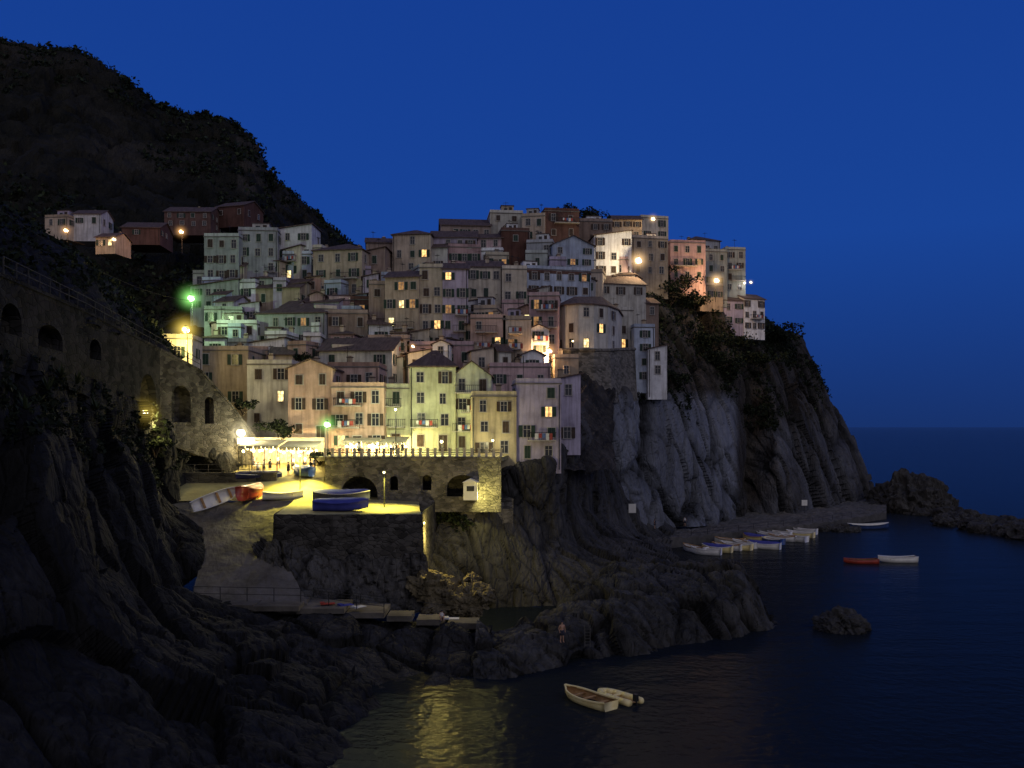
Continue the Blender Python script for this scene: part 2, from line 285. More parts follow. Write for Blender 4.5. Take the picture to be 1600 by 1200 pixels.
def foliage_mesh(name,centers,radii,per,leaf,mats=('leaf','leaf_light'),flat=0.7):
    C=np.array(centers); R=np.array(radii); n=len(C); k=n*per
    c=np.repeat(C,per,0); r=np.repeat(R,per)
    d=np.random.normal(size=(k,3)); d/=np.linalg.norm(d,axis=1,keepdims=True); rad=np.random.uniform(.35,1,size=(k,1))**.6
    bumps=np.random.uniform(.7,1.2,size=(k,1))
    pos=c+d*rad*bumps*r[:,None]*np.array([1,1,flat])
    a=np.random.normal(size=(k,3)); a/=np.linalg.norm(a,axis=1,keepdims=True); b2=np.cross(a,np.random.normal(size=(k,3))); b2/=np.linalg.norm(b2,axis=1,keepdims=True)
    l=(leaf*np.random.uniform(.5,1.3,size=(k,1)))*(r[:,None]/R.mean())**.5
    vs=np.stack([pos-a*l,pos+b2*l*.6,pos+a*l,pos-b2*l*.6],1).reshape(-1,3)
    me=bpy.data.meshes.new(name); me.from_pydata(vs.tolist(),[],np.arange(k*4).reshape(-1,4).tolist())
    for m_ in mats: me.materials.append(MATS[m_])
    if len(mats)>1: me.polygons.foreach_set('material_index',(np.random.rand(k)<.2).astype(int).tolist())
    me.update(); return me
cs=[];rs=[]
for _ in range(3400):
    i=random.randint(2,165); j=random.randint(20,228); p=MV[i,j]
    if noise.noise(Vector(p)*0.02)<0.05 and 40<i<120: continue
    cs.append(p); rs.append(random.uniform(1.2,3.4))
for j in range(20,228):
    for i in (132,136,140,144):
        cs.append(MV[i,j]); rs.append(random.uniform(1.5,4.2) if noise.noise(Vector(MV[i,j])*.08)>-.1 else 1.0)
tag(obj('mountain_scrub',foliage_mesh('mountain_scrub',cs,rs,20,.8)),'dark scrub and trees covering the mountainside','scrub',None,'stuff')
cs=[];rs=[]
for _ in range(4200):
    i=random.randint(90,246); j=random.randint(60,375); p=CV[i,j]; u,v=proj(p)
    if u<1000 or v<430: continue
    dens=1.15-(v-470)/170
    if noise.noise(Vector(p)*.09)*1.5+random.uniform(-.3,.3)>dens-.5: continue
    cs.append(p); rs.append(random.uniform(.4,1.5))
tag(obj('cliff_scrub',foliage_mesh('cliff_scrub',cs,rs,22,.3)),'dark scrub growing down the upper cliff face','scrub',None,'stuff')
# left slopes
hl=[
[(-500,440,40),(-200,440,50),(0,470,62),(130,510,81),(245,562,106),(305,600,113),(350,650,118),(395,700,122)],
[(-500,400,44),(-200,400,54),(0,430,66),(130,475,85),(245,540,109),(303,590,115),(350,640,119),(400,695,123)],
[(-500,300,50),(-200,320,60),(0,370,74),(130,430,94),(225,500,114),(280,575,120),(330,635,126),(390,695,130)],
[(-500,150,62),(-200,240,74),(0,318,90),(105,385,106),(195,462,124),(255,545,134),(310,620,140),(370,700,145)],
[(-500,180,80),(-200,270,95),(0,345,110),(95,405,130),(185,480,150),(245,560,158),(300,640,160),(360,710,165)]]
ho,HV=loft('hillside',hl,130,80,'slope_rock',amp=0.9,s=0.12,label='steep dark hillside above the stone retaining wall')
ls=[
[(-500,560,38),(-200,545,48),(0,535,61),(130,580,80),(250,660,104),(310,690,111),(370,705,117),(410,712,121)],
[(-500,620,38),(-200,620,48),(0,620,60),(110,640,74),(205,690,92),(250,735,101),(270,765,104),(295,800,106)],
[(-500,700,38),(-200,700,48),(0,698,59),(90,698,67),(180,718,80),(232,765,90),(262,800,96),(315,840,97)],
[(-500,850,39),(-200,850,48),(0,850,56),(90,850,62),(180,860,71),(245,880,80),(285,900,86),(318,935,88)],
[(-500,1050,40),(-200,1050,45),(0,1050,50),(90,1050,54),(200,1050,60),(300,1040,68),(380,1010,75),(470,955,86)],
[(-500,1550,33),(-200,1480,37),(0,1440,40.5),(170,1400,42.5),(340,1355,45),(480,1300,49.5),(560,1225,56),(620,1135,68)]]
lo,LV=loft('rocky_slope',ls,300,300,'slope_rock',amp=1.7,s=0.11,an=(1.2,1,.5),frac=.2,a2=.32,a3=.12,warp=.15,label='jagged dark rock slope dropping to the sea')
fq=[
[(520,1250,54),(560,1190,60),(600,1140,67),(650,1112,72),(700,1098,75),(760,1085,77)],
[(290,1090,68),(400,1080,71),(500,1065,74),(600,1050,78),(690,1045,79),(760,1040,80)],
[(290,1000,78),(400,990,80),(500,995,81),(600,1010,82),(690,1020,83),(760,1020,83)],
[(290,948,86),(400,951,85.5),(500,960,85.5),(600,974,85),(690,987,85),(765,990,85)],
[(290,945,90),(400,948,90),(500,955,90),(600,965,90),(690,972,90),(770,978,91)]]
loft('shore_rocks',fq,200,150,'slope_rock',amp=0.9,s=0.17,seed=2,frac=.15,a2=.35,a3=.14,warp=.12,tonef=lambda p:.3,label='dark rocks sloping from the lower quay into water')
pen=[
[(740,1092,77),(800,1092,77),(880,1068,81),(960,1052,84.5),(1050,1036,88),(1130,1026,91),(1190,1010,95),(1225,990,101)],
[(740,1035,80),(800,1035,80),(880,1010,84),(960,985,87),(1050,975,91),(1130,968,94),(1180,965,98),(1210,972,103)],
[(745,990,85),(800,985,86),(880,958,89),(960,935,92),(1050,925,95),(1130,915,98),(1175,905,102),(1200,955,106)],
[(755,985,90),(810,980,92),(890,930,96),(960,890,101),(1040,876,107),(1100,880,110),(1150,872,109),(1190,950,109)],
[(760,995,92),(815,985,95),(895,940,104),(960,920,110),(1030,910,118),(1090,908,123),(1150,928,122),(1190,965,112)],
[(765,1000,94),(820,990,98),(895,955,108),(960,955,114),(1030,945,122),(1090,935,127),(1150,955,126),(1190,975,115)]]
loft('rocky_point',pen,250,160,'shore_rock',amp=1.3,s=0.17,seed=4,frac=.15,a2=.38,a3=.14,warp=.12,label='low jagged rocky point jutting into the sea',tonef=lambda p:.4+.5*noise.noise(p*.15))
mid=[
[(650,975,92),(750,955,107),(830,948,110),(900,948,110),(970,940,112),(1040,940,114),(1085,928,122)],
[(665,900,98),(750,915,108),(830,905,111),(900,890,114),(970,880,117),(1030,885,122),(1068,890,132)],
[(670,850,106),(750,850,111),(820,840,114),(890,835,120),(960,842,132),(1010,852,140),(1045,862,146)],
[(690,815,112),(755,800,112.5),(805,785,114.5),(870,775,118),(930,800,138),(1000,828,160),(1050,838,164)],
[(700,790,118),(775,740,114),(815,728,115.3),(868,722,117),(915,690,132),(975,760,162),(1060,822,181)],
[(700,780,121),(778,730,117),(815,718,117.5),(868,700,120),(905,640,140),(960,690,168),(1060,815,184)],
[(700,770,124),(780,722,121),(815,708,122),(870,680,126),(905,620,152),(960,680,176),(1060,810,190)]]
loft('foreshore_rocks',mid,230,170,'shore_rock',amp=1.0,s=0.14,seed=6,frac=.15,a2=.38,a3=.14,warp=.12,label='brown broken rocks below the cliff foot',tonef=lambda p:.5+.5*noise.noise(p*.12))
def strip(name,rows,mat,label,thick=None,cat=None,n=1,rough=0):
    if rough:
        A=np.array([[list(p) for p in r] for r in rows]); G=interp(A,60); G=np.swapaxes(interp(np.swapaxes(G,0,1),60),0,1)
        rows=[[Vector(p)+Vector((0,0,rough*(noise.fractal(Vector(p)*.5,.8,2,5)+.5*noise.noise(Vector(p)*.2)))) for p in r] for r in G]
    mb=MB(); k=len(rows[0]); pts=[p for r in rows for p in r]
    fs=[(i*k+j,i*k+j+1,(i+1)*k+j+1,(i+1)*k+j) for i in range(len(rows)-1) for j in range(k-1)]
    mb.add(pts,fs)
    if thick:
        a=rows[0]; o=[Vector(p) for p in a]; lo_=[Vector((p[0],p[1]-.1,p[2]-thick)) for p in a]
        mb.add(o+lo_,[(j,k+j,k+j+1,j+1) for j in range(k-1)])
        for side in (0,-1):
            q=[Vector(r[side]) for r in rows]; w=len(q); mb.add(q+[Vector((p.x,p.y,p.z-thick)) for p in q],[(j,w+j,w+j+1,j+1) for j in range(w-1)])
    return tag(obj(name,mb.mesh(name,[mat])),label,cat or name.replace('_',' '),None,'structure')
def Pz(u,Y,z): return Vector(((u-800)/F*Y,Y,z))
qf=[(1035,161),(1080,166),(1130,172),(1200,181),(1270,189),(1330,202),(1385,214)]
strip('quay_path',[[Pz(u,Y,1.5) for u,Y in qf],[Pz(u,Y+20,1.8) for u,Y in qf],[Pz(u,Y+42,2.0) for u,Y in qf]],'concrete','narrow concrete quay along the foot of the cliff',3,rough=.5)
rowsR=[[(427,95,12.6),(500,95,12.6),(580,95,12.6),(659,95,12.6)],
[(456,103,13.3),(505,103,13.1),(580,103,12.9),(655,103,12.7)],
[(478,110,15.4),(505,110,15.2),(580,109.8,13.1),(655,109.8,12.8)],
[(505,121,18.25),(515,121,18.25),(580,121,13.2),(655,121,13)]]
rowsL=[[(255,104,13.4),(355,104,13.4),(459,104,13.4)],[(250,111,15.3),(355,111,15.3),(480.5,111,15.6)],[(250,122,17.6),(355,122,17.9),(509,122,18.25)]]
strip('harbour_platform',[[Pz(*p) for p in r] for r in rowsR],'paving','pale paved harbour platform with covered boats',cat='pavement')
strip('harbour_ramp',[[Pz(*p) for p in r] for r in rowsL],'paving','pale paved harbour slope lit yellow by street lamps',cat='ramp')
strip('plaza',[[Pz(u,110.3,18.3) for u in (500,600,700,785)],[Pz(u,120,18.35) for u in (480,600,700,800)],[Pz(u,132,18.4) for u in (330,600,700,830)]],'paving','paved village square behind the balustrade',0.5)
strip('slipway',[[Pz(298,86,5.2),Pz(390,86,5.2),Pz(480,86,5.1)],[Pz(310,92,7.7),Pz(375,92,7.7),Pz(452,92,7.6)],[Pz(300,98,10.5),Pz(355,98,10.5),Pz(437,98,10.5)],[Pz(262,104,13.38),Pz(360,104,13.38),Pz(459,104,13.38)]],'ramp_concrete','pale concrete slipway running down to the lower quay',3,rough=.22)
loft('slipway_rock',[[(445,1000,86),(460,975,86),(490,955,87),(560,953,90),(680,962,92)],[(430,945,87.8),(450,938,88.3),(490,925,90.5),(545,915,92.5),(672,920,93.5)],[(405,895,91),(435,885,91.5),(480,875,92.3),(535,870,93.6),(668,875,94.2)],[(400,850,96),(430,840,94.3),(460,850,94.0),(525,856,94.0),(662,866,94.4)]],110,80,'shore_rock',amp=.75,s=.34,seed=9,frac=.15,a3=.2,tonef=lambda p:.9,label='rough rock beside the slipway under the platform')
for k,(u0,u1,v,Y) in enumerate([(300,400,943,84.5),(396,470,945,84.6),(466,540,949,85.3),(542,602,956,86.2),(606,645,961,86.6),(652,688,967,87.0),(700,748,973,86.6)]):
    a=P(u0,v,Y); b_=P(u1,v,Y); mb=MB(); mb.box(a.x,b_.x,Y-.8,Y+1.8+(2 if k<4 else 0),a.z-.45,a.z+ (0.02*k))
    me=mb.mesh('quay_slab',['ramp_concrete']); o=obj('quay_slab',me,None,(0,0,0))
    tag(o,'pale concrete step slab of the lower quay','quay slab','concrete slabs of the lower quay')
# ---------------------------------------------------------------- walls with openings
def curve_mesh(name,polys,th,mats):
    cu=bpy.data.curves.new(name,'CURVE'); cu.dimensions='2D'; cu.fill_mode='BOTH'; cu.extrude=th/2
    for pl in polys:
        sp=cu.splines.new('POLY'); sp.points.add(len(pl)-1); sp.use_cyclic_u=True
        for q,pt in zip(pl,sp.points): pt.co=(q[0],q[1],0,1)
    o=bpy.data.objects.new('tmp',cu); COL.objects.link(o); dg=bpy.context.evaluated_depsgraph_get(); dg.update()
    me=bpy.data.meshes.new_from_object(o.evaluated_get(dg)); bpy.data.objects.remove(o); 
    me.materials.clear()
    for m_ in mats: me.materials.append(MATS[m_])
    me.transform(Matrix.Rotation(math.pi/2,4,'X')); me.name=name
    return me
def pix_wall(name,top,vbot,arches,th,mat,label,cat='wall',niche=1.6,group=None):
    A=P(*top[0]); B=P(*top[1]); ax=Vector((B.x-A.x,B.y-A.y,0)); Ln=ax.length; ax.normalize()
    def loc(u,v):
        k=(u-800)/F; t=(k*A.y-A.x)/((B.x-A.x)-k*(B.y-A.y)); Y=A.y+t*(B.y-A.y); return (t*Ln, CZ-(v-667)/F*Y-A.z)
    z0=loc(top[0][0],vbot[0])[1]; z1=loc(top[1][0],vbot[1])[1]
    polys=[[(0,z0),(Ln,z1),(Ln,B.z-A.z),(0,0)]]
    for (ua,ub,vt,vb) in arches:
        xa,za=loc(ua,vb); xb,_=loc(ub,vb); _,zt=loc((ua+ub)/2,vt); r=(xb-xa)/2; h=min(r,(zt-za)*.6)
        pl=[(xa,za),(xb,za)]+[((xa+xb)/2+r*math.cos(t),zt-h+h*math.sin(t)) for t in [math.pi*i/10 for i in range(11)]]
        polys.append(pl)
    e=obj(name,None,loc=A,rot=(0,0,math.atan2(ax.y,ax.x)))
    me=curve_mesh('stonework',polys,th,[mat]); o=obj('stonework',me,e,(0,th/2,0))
    if arches:
        mb=MB()
        for pl in polys[1:]:
            xs=[p[0] for p in pl]; zs=[p[1] for p in pl]; x0,x1,y0,y1=min(xs)-.1,max(xs)+.1,min(zs)-.1,max(zs)+.1
            mb.box(x0,x1,th+niche,th+niche+.1,y0,y1); mb.box(x0-.1,x0,th+.01,th+niche,y0,y1); mb.box(x1,x1+.1,th+.01,th+niche,y0,y1); mb.box(x0,x1,th+.01,th+niche,y1,y1+.1); mb.box(x0,x1,th+.01,th+niche,y0-.1,y0)
        obj('niche',mb.mesh('niche',['stone_dark']),e)
    mb=MB(); d=Vector((Ln,0,B.z-A.z)); M=Matrix.Rotation(-math.atan2(d.z,d.x),4,'Y'); mb.box(0,d.length,-.12,th+.12,.01,.28,0,M); obj('coping',mb.mesh('coping',[mat]),e)
    return tag(e,label,cat,group)
rw=[(-260,395,45),(0,432,61),(130,487,80),(250,548,104),(312,580,111),(358,632,115),(402,690,119)]
rb=[560,575,615,690,712,722,728]
ar=[[(-200,-130,460,530),(-90,-30,470,535)],[(2,34,474,518),(60,98,508,540)],[(140,158,530,560),(218,244,584,648)],[(268,298,602,660)],[(320,334,620,662)],[]]
for k in range(6):
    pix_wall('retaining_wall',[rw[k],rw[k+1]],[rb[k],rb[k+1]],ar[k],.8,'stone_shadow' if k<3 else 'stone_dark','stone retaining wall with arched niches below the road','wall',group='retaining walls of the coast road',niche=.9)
strip('road',[[P(u,v-1,Y+.3)-Vector((0,0,.25)) for u,v,Y in rw],[P(u,v,Y)+Vector((-2.0,4.5,-.3)) for u,v,Y in rw]],'ramp_concrete','paved coast road climbing behind the wall')
def fence(pts,h=1.1,sp=2.0,label='thin iron railing along the edge',r=.035,rails=2,mat='iron',name='railing'):
    e=obj(name,None,loc=pts[0]); o0=Vector(pts[0]); mb=MB()
    pm=MB(); pm.cyl((0,0,0),(0,0,h),r*1.2,n=6); pme=pm.mesh('post',[mat])
    for a,b_ in zip(pts[:-1],pts[1:]):
        a=Vector(a);b_=Vector(b_); L_=(b_-a).length; n=max(1,int(L_/sp))
        for k in range(n): obj('post',pme,e,(a+(b_-a)*k/n)-o0)
        for q in range(rails):
            z=Vector((0,0,h*(q+1)/rails)); mb.cyl(a-o0+z,b_-o0+z,r*.8,n=5)
    obj('post',pme,e,Vector(pts[-1])-o0)
    obj('rail',mb.mesh('rail',[mat]),e); return tag(e,label,'railing')
fence([P(u,v,Y)+Vector((0,.4,.25)) for u,v,Y in rw[1:5]],1.2,2.2,'iron railing on top of the retaining wall',.05)
pix_wall('arcade_wall',[(508,717,110),(783,717,110)],[(800),(800)],[(532,590,744,795),(609,622,744,766),(660,674,742,766),(698,748,742,776)],.7,'stone_wall','stone arcade wall carrying the village square','wall',3.0)
e=obj('balustrade',None,loc=Pz(508,110.3,18.35)); tag(e,'pale stone balustrade along the village square','balustrade')
x0=(508-800)/F*110.3; x1=(783-800)/F*110.3
pm=MB(); pm.box(-.16,.16,-.16,.16,0,.95); pm.box(-.22,.22,-.22,.22,.95,1.05); pm.box(-.2,.2,-.2,.2,-.02,.1); pme=pm.mesh('baluster',['trim'])
n=24
for k in range(n+1): obj('baluster',pme,e,((x1-x0)*k/n,0,0))
mb=MB(); mb.cyl((0,0,.5),(x1-x0,0,.5),.05); mb.cyl((0,0,.8),(x1-x0,0,.8),.05); obj('rail',mb.mesh('rail',['iron']),e)
# platform wall with an uneven, slightly bowed face
mb=MB(); a=-25.3; c=Pz(660,94.6,0).x; ncol=40; nrow=14; vs=[]
for r_ in range(nrow+1):
    for k in range(ncol+1):
        t=k/ncol; x=a+(c-a)*t; f=r_/nrow; bow=-.9*math.sin(math.pi*t)**.5+.25
        top=12.72+.10*noise.noise(Vector((x*.8,3,1))); z=3.6+(top-3.6)*f
        y=94.9+bow*.6-(1-f)*.7+.22*noise.fractal(Vector((x*.6,z*.9,7)),.8,2,4)
        vs.append((x+(.3*(1-f) if k==ncol else 0),y,z))
fs=[(r_*(ncol+1)+k,r_*(ncol+1)+k+1,(r_+1)*(ncol+1)+k+1,(r_+1)*(ncol+1)+k) for r_ in range(nrow) for k in range(ncol)]
mb.add(vs,fs); tp=vs[-(ncol+1):]; mb.add(tp+[(p[0],95.45,p[2]) for p in tp]+[(p[0],95.45,p[2]-.6) for p in tp],[(k,k+1,ncol+2+k,ncol+1+k) for k in range(ncol)]+[(ncol+1+k,ncol+2+k,2*ncol+3+k,2*ncol+2+k) for k in range(ncol)])
mb.add([(c+.3,94.3,3.5),(c+.3,118,3.5),(c,118,12.9),(c,95,12.75),(c-.5,95.4,12.5),(c-.5,118,12.5)],[(0,1,2,3),(3,2,5,4)])
mb.add([(a,94.2,4),(a,104,4),(a,104,13.3),(a,95,12.7)],[(0,1,2,3)])
tag(obj('platform_wall',mb.mesh('platform_wall',['stone_dark'])),'high rough stone wall of the harbour platform','wall')
pix_wall('stone_block_wall',[(720,786,111),(802,782,113)],[850,845],[],3,'stone_wall','square stone wall block lit greenish at shore','wall')
pix_wall('terrace_wall',[(222,752,104),(262,782,103.5)],[840,850],[(232,243,772,815),(248,259,785,822)],.6,'stone_dark','small stone wall with two arched openings','wall',2)
pix_wall('terrace_wall',[(240,742,110),(432,742,110.5)],[765,765],[],.5,'stone_dark','low dark stone terrace wall beside the boats','wall')
fence([P(240,741,110),P(432,741,110.5)],1.2,1.6,'iron railing on the low terrace wall',mat='concrete')
fence([P(302,938,84),P(470,941,84.2),P(600,958,85)],1.3,2.4,'thin railing along the lower quay')
fence([P(490,935,89.5),P(600,950,90),P(700,963,91)],1.1,2.0,'thin railing behind the lower quay')
fence([Pz(u,Y+1,1.6) for u,Y in qf[1:6]],1.1,4,'thin railing on the cliff foot quay')
# ---------------------------------------------------------------- houses
def winmesh(name,pane,kind,sh):
    mb=MB(); w,h=.5,.78
    mb.box(-w,w,-.02,.0,-h,h,0)
    for s_ in (-1,1): mb.box(s_*w-.05 if s_>0 else -w-.05,(s_*w+.05) if s_>0 else -w+.05,-.09,0,-h,h,1)
    mb.box(-w-.05,w+.05,-.09,0,h,h+.1,1); mb.box(-w-.12,w+.12,-.16,0,-h-.1,-h,1)
    mb.box(-.03,.03,-.05,-.021,-h,h,1); mb.box(-w+.05,-.03,-.05,-.021,.2,.25,1); mb.box(.03,w-.05,-.05,-.021,.2,.25,1)
    if kind=='open':
        for s_ in (-1,1):
            x=s_*(w+.05+.26); mb.box(x-.25,x+.25,-.13,-.06,-h,h,2)
    if kind=='closed':
        mb.box(-w+.05,-.02,-.12,-.055,-h,h,2); mb.box(.02,w-.05,-.12,-.055,-h,h,2)
    return mb.mesh(name,[pane,'trim',sh])
WM={}
for sh in ('shutter_green','shutter_brown'):
    for kd in ('open','closed','bare'):
        WM[(kd,sh)]=winmesh('window',"glass_dark",kd,sh)
LW=[winmesh('lit_window',p,k,'shutter_green') for p,k in (('lit_warm','open'),('lit_yellow','bare'),('lit_dim','open'))]
dm=MB(); dm.box(-.55,.55,-.06,0,0,2.2,0); dm.box(-.68,-.56,-.12,0,0,2.3,1); dm.box(.56,.68,-.12,0,0,2.3,1); dm.box(-.56,.56,-.12,0,2.21,2.33,1); dm.box(-.02,.02,-.08,-.061,.1,2.1,1)
DOOR=dm.mesh('door',['shutter_brown','trim'])
ch=MB(); ch.box(-.35,.35,-.3,.3,-1,1.1,0); ch.box(-.45,.45,-.4,.4,1.1,1.22,1); ch.box(-.25,.25,-.2,.2,1.22,1.4,0)
CHIM=ch.mesh('chimney',['stucco_tan','roof_tile'])
an_=MB(); an_.cyl((0,0,-1),(0,0,2.6),.035,n=5); an_.cyl((-.6,0,2.3),(.6,0,2.3),.025,n=4)
for q in range(5): an_.cyl((-.5+q*.25,-.35,2.3),(-.5+q*.25,.35,2.3),.02,n=4)
ANT=an_.mesh('antenna',['iron'])
def roofroom(col):
    mb=MB(); mb.box(-1.5,1.5,-1.2,1.2,0,2.3,0); mb.box(-1.65,1.65,-1.35,1.35,2.303,2.45,1); mb.box(-.9,-.1,-1.24,-1.203,.9,1.8,2); mb.box(.4,1.1,-1.24,-1.203,.1,2.0,3)
    return mb.mesh('roof_room',['stucco_'+col,'roof_tile','glass_dark','shutter_brown'])
RR={k:roofroom(k) for k in ('pale','tan','white','lilac','grey')}
def laundry():
    mb=MB(); x=-1
    for k in range(5):
        w=random.uniform(.25,.5); h=random.uniform(.4,.9); mb.box(x,x+w,-1.18,-1.15,.85-h,.85,k%3); x+=w+.06
    return mb.mesh('laundry',['cloth_white','cloth_red','cloth_blue'])
LAU=[laundry() for _ in range(4)]
def balc(w):
    mb=MB(); mb.box(-w/2,w/2,-1.1,0,-.15,0,0); 
    for k in range(int(w/.28)+1):
        x=-w/2+.03+k*.28
        if x<w/2: mb.box(x-.02,x+.02,-1.07,-1.03,0,.95,1)
    mb.box(-w/2,w/2,-1.09,-1.02,.95,1.02,1)
    for s_ in (-1,1): mb.box(s_*w/2-.03,s_*w/2+.03,-1.02,0,.95,1.02,1); mb.box(s_*w/2-.02,s_*w/2+.02,-.55,-.5,0,.95,1)
    return mb.mesh('balcony',['trim','iron'])
BAL={w:balc(w) for w in (2.2,3.6,5.4)}
WINS=[]; HN=0
def house(u0,u1,vt,vb,col,roof='flat',yaw=0,Y=None,d=None,dens=1.0,bal=0,band=None,name='house',lab=None,door=False,ext=5,rh=None,st=2.9,fill=False):
    global HN; HN+=1
    rnd=random.Random(int(u0*31+vt*7))
    if vb<560 and not fill: yaw+=rnd.uniform(-11,11); vt+=rnd.uniform(-2,4)
    Y=Y or Yg((u0+u1)/2,vb); ya=math.radians(yaw); uc=(u0+u1)/2
    base=P(uc,vb,Y); w=(u1-u0)/F*Y/math.cos(ya)*(.97 if yaw else 1); H=(vb-vt)/F*Y; d=d or max(6.5,min(11,w*1.1))
    e=obj(name,None,loc=base,rot=(0,0,ya))
    wm=MB(); x=w/2; rh=rh or (0.22*(d if roof in('gable','shed') else w))
    rh=min(rh,3.0)
    wm.box(-x,x,0,d,-ext,H,0)
    rm=MB(); ov=.35; t=.16
    if roof=='gable':
        wm.add([(-x,0,H),(-x,d,H),(-x,d/2,H+rh),(x,0,H),(x,d,H),(x,d/2,H+rh)],[(0,2,1),(3,4,5)],0)
        k=rh/(d/2)
        for a,b_ in ((-ov,d/2),(d+ov,d/2)):
            za=H-ov*k+.03; zb=H+rh+.03
            rm.add([(-x-ov,a,za),(x+ov,a,za),(x+ov,b_,zb),(-x-ov,b_,zb),(-x-ov,a,za+t),(x+ov,a,za+t),(x+ov,b_,zb+t),(-x-ov,b_,zb+t)],[(0,3,2,1),(4,5,6,7),(0,1,5,4),(1,2,6,5),(2,3,7,6),(3,0,4,7)])
    elif roof=='gabley':
        wm.add([(-x,0,H),(x,0,H),(0,0,H+rh),(-x,d,H),(x,d,H),(0,d,H+rh)],[(0,1,2),(3,5,4)],0)
        k=rh/x
        for a in (-x-ov,x+ov):
            za=H-ov*k+.03; zb=H+rh+.03
            rm.add([(a,-ov,za),(a,d+ov,za),(0,d+ov,zb),(0,-ov,zb),(a,-ov,za+t),(a,d+ov,za+t),(0,d+ov,zb+t),(0,-ov,zb+t)],[(0,3,2,1),(4,5,6,7),(0,1,5,4),(1,2,6,5),(2,3,7,6),(3,0,4,7)])
    elif roof=='hip':
        r2=min(rh,2.4); c=min(x,d/2)*.9; z=H+.03
        vs=[(-x-ov,-ov,z),(x+ov,-ov,z),(x+ov,d+ov,z),(-x-ov,d+ov,z),(-x-ov,-ov,z+t),(x+ov,-ov,z+t),(x+ov,d+ov,z+t),(-x-ov,d+ov,z+t),(-x+c,d/2,z+t+r2),(x-c,d/2,z+t+r2)]
        rm.add(vs,[(0,3,2,1),(0,1,5,4),(1,2,6,5),(2,3,7,6),(3,0,4,7),(4,5,9,8),(6,7,8,9),(5,6,9),(7,4,8)])
    elif roof=='shed':
        r2=min(rh*.6,1.6)
        wm.add([(-x,0,H),(x,0,H),(x,d,H),(-x,d,H),(x,0,H+r2),(x,d,H+r2)],[(0,1,4),(3,5,2),(1,2,5,4)],0)
        za=H+.03;zb=H+r2+.03
        rm.add([(-x-ov,-ov,za),(x+ov,-ov,zb),(x+ov,d+ov,zb),(-x-ov,d+ov,za),(-x-ov,-ov,za+t),(x+ov,-ov,zb+t),(x+ov,d+ov,zb+t),(-x-ov,d+ov,za+t)],[(0,3,2,1),(4,5,6,7),(0,1,5,4),(1,2,6,5),(2,3,7,6),(3,0,4,7)])
    else:
        rm.box(-x-.12,x+.12,-.12,d+.12,H+.003,H+.16,0)
        for q in ((-x,x,0,.2),(-x,x,d-.2,d),(-x,-x+.2,.2,d-.2),(x-.2,x,.2,d-.2)): rm.box(q[0],q[1],q[2],q[3],H+.163,H+.75,1)
    obj('wall',wm.mesh('wall',['stucco_'+col]),e)
    ro=obj('roof',rm.mesh('roof',['roof_tile' if roof!='flat' else 'roof_slab','stucco_'+col]),e)
    if rnd.random()<.65: obj('chimney',CHIM,ro,(rnd.uniform(-x*.6,x*.6),d*rnd.uniform(.35,.8),H+(rh*.5 if roof in('gable','gabley') else .5)))
    if rnd.random()<.45: obj('antenna',ANT,ro,(rnd.uniform(-x*.7,x*.7),d*rnd.uniform(.3,.7),H+.6),(0,0,rnd.uniform(0,3)))
    if roof=='flat' and w>4 and rnd.random()<.55 and vb<600: obj('roof_room',RR[rnd.choice(list(RR))],ro,(rnd.uniform(-.5,.5)*(w-3.3),d*.55,H+.17),(0,0,0),(rnd.uniform(.7,1.1),1,rnd.uniform(.8,1)))
    if band:
        bm_=MB(); bm_.box(-x-.05,x+.05,-.05,-.003,H-.7,H-.1,0); obj('cornice',bm_.mesh('cornice',[band]),e)
    if rnd.random()<.5:
        dp=MB(); dx=rnd.choice([-x+.25,x-.25]); dp.cyl((dx,-.07,-1),(dx,-.07,H-.1),.06,n=5); obj('drainpipe',dp.mesh('drainpipe',['iron']),e)
    sh=rnd.choice(['shutter_green','shutter_green','shutter_brown'])
    nf=max(1,int(round(H/st))); fh=H/nf
    R=Matrix.Rotation(ya,3,'Z')
    def put(lx,ly,lz,rz):
        kd=rnd.choices(['open','closed','bare'],[.4,.25,.35])[0]
        o=obj('window',WM[(kd,sh)],e,(lx,ly,lz),(0,0,rz),(rnd.uniform(.85,1.1),1,rnd.uniform(.8,1.05) if fh>2.4 else .75))
        wp=base+R@Vector((lx,ly,lz)); WINS.append((proj(wp),o))
    sp=rnd.uniform(2.1,3.1)/max(.3,dens)
    nc=max(1,int(round((w-.4)/sp)))
    for f in range(nf):
        z=fh*(f+.55)
        for c in range(nc):
            lx=-w/2+w*(c+.5)/nc+rnd.uniform(-.2,.2)
            if door and f==0 and c==nc//2: obj('door',DOOR,e,(lx,0,.05)); continue
            if rnd.random()<.13: continue
            put(lx,0,z+rnd.uniform(-.1,.1),0)
        if bal and f>=1 and f<=bal:
            bw=5.4 if w>7.5 else (3.6 if w>4.8 else 2.2); bo=obj('balcony',BAL[bw],e,(rnd.uniform(-.5,.5)*(w-bw),0,z-1.05))
            if rnd.random()<.5: obj('laundry',rnd.choice(LAU),bo,(0,0,0))
    for sd in (-1,1):
        nrm=R@Vector((sd,0,0)); cp=base+R@Vector((sd*x,d/2,0)); view=Vector((0,0,cp.z))-cp
        if nrm.dot(view.normalized())>.08:
            ncs=max(1,int(d/3.3))
            for f in range(nf):
                for c in range(ncs):
                    if rnd.random()<.3: continue
                    put(sd*x,d*(c+.5)/ncs,fh*(f+.55),sd*math.pi/2)
    rl={'flat':'a flat terrace roof','gable':'a pitched tile roof','gabley':'a gable front','hip':'a hipped tile roof','shed':'a sloping roof'}[roof]
    tall='tall ' if nf>=4 else ('low ' if nf==1 else '')
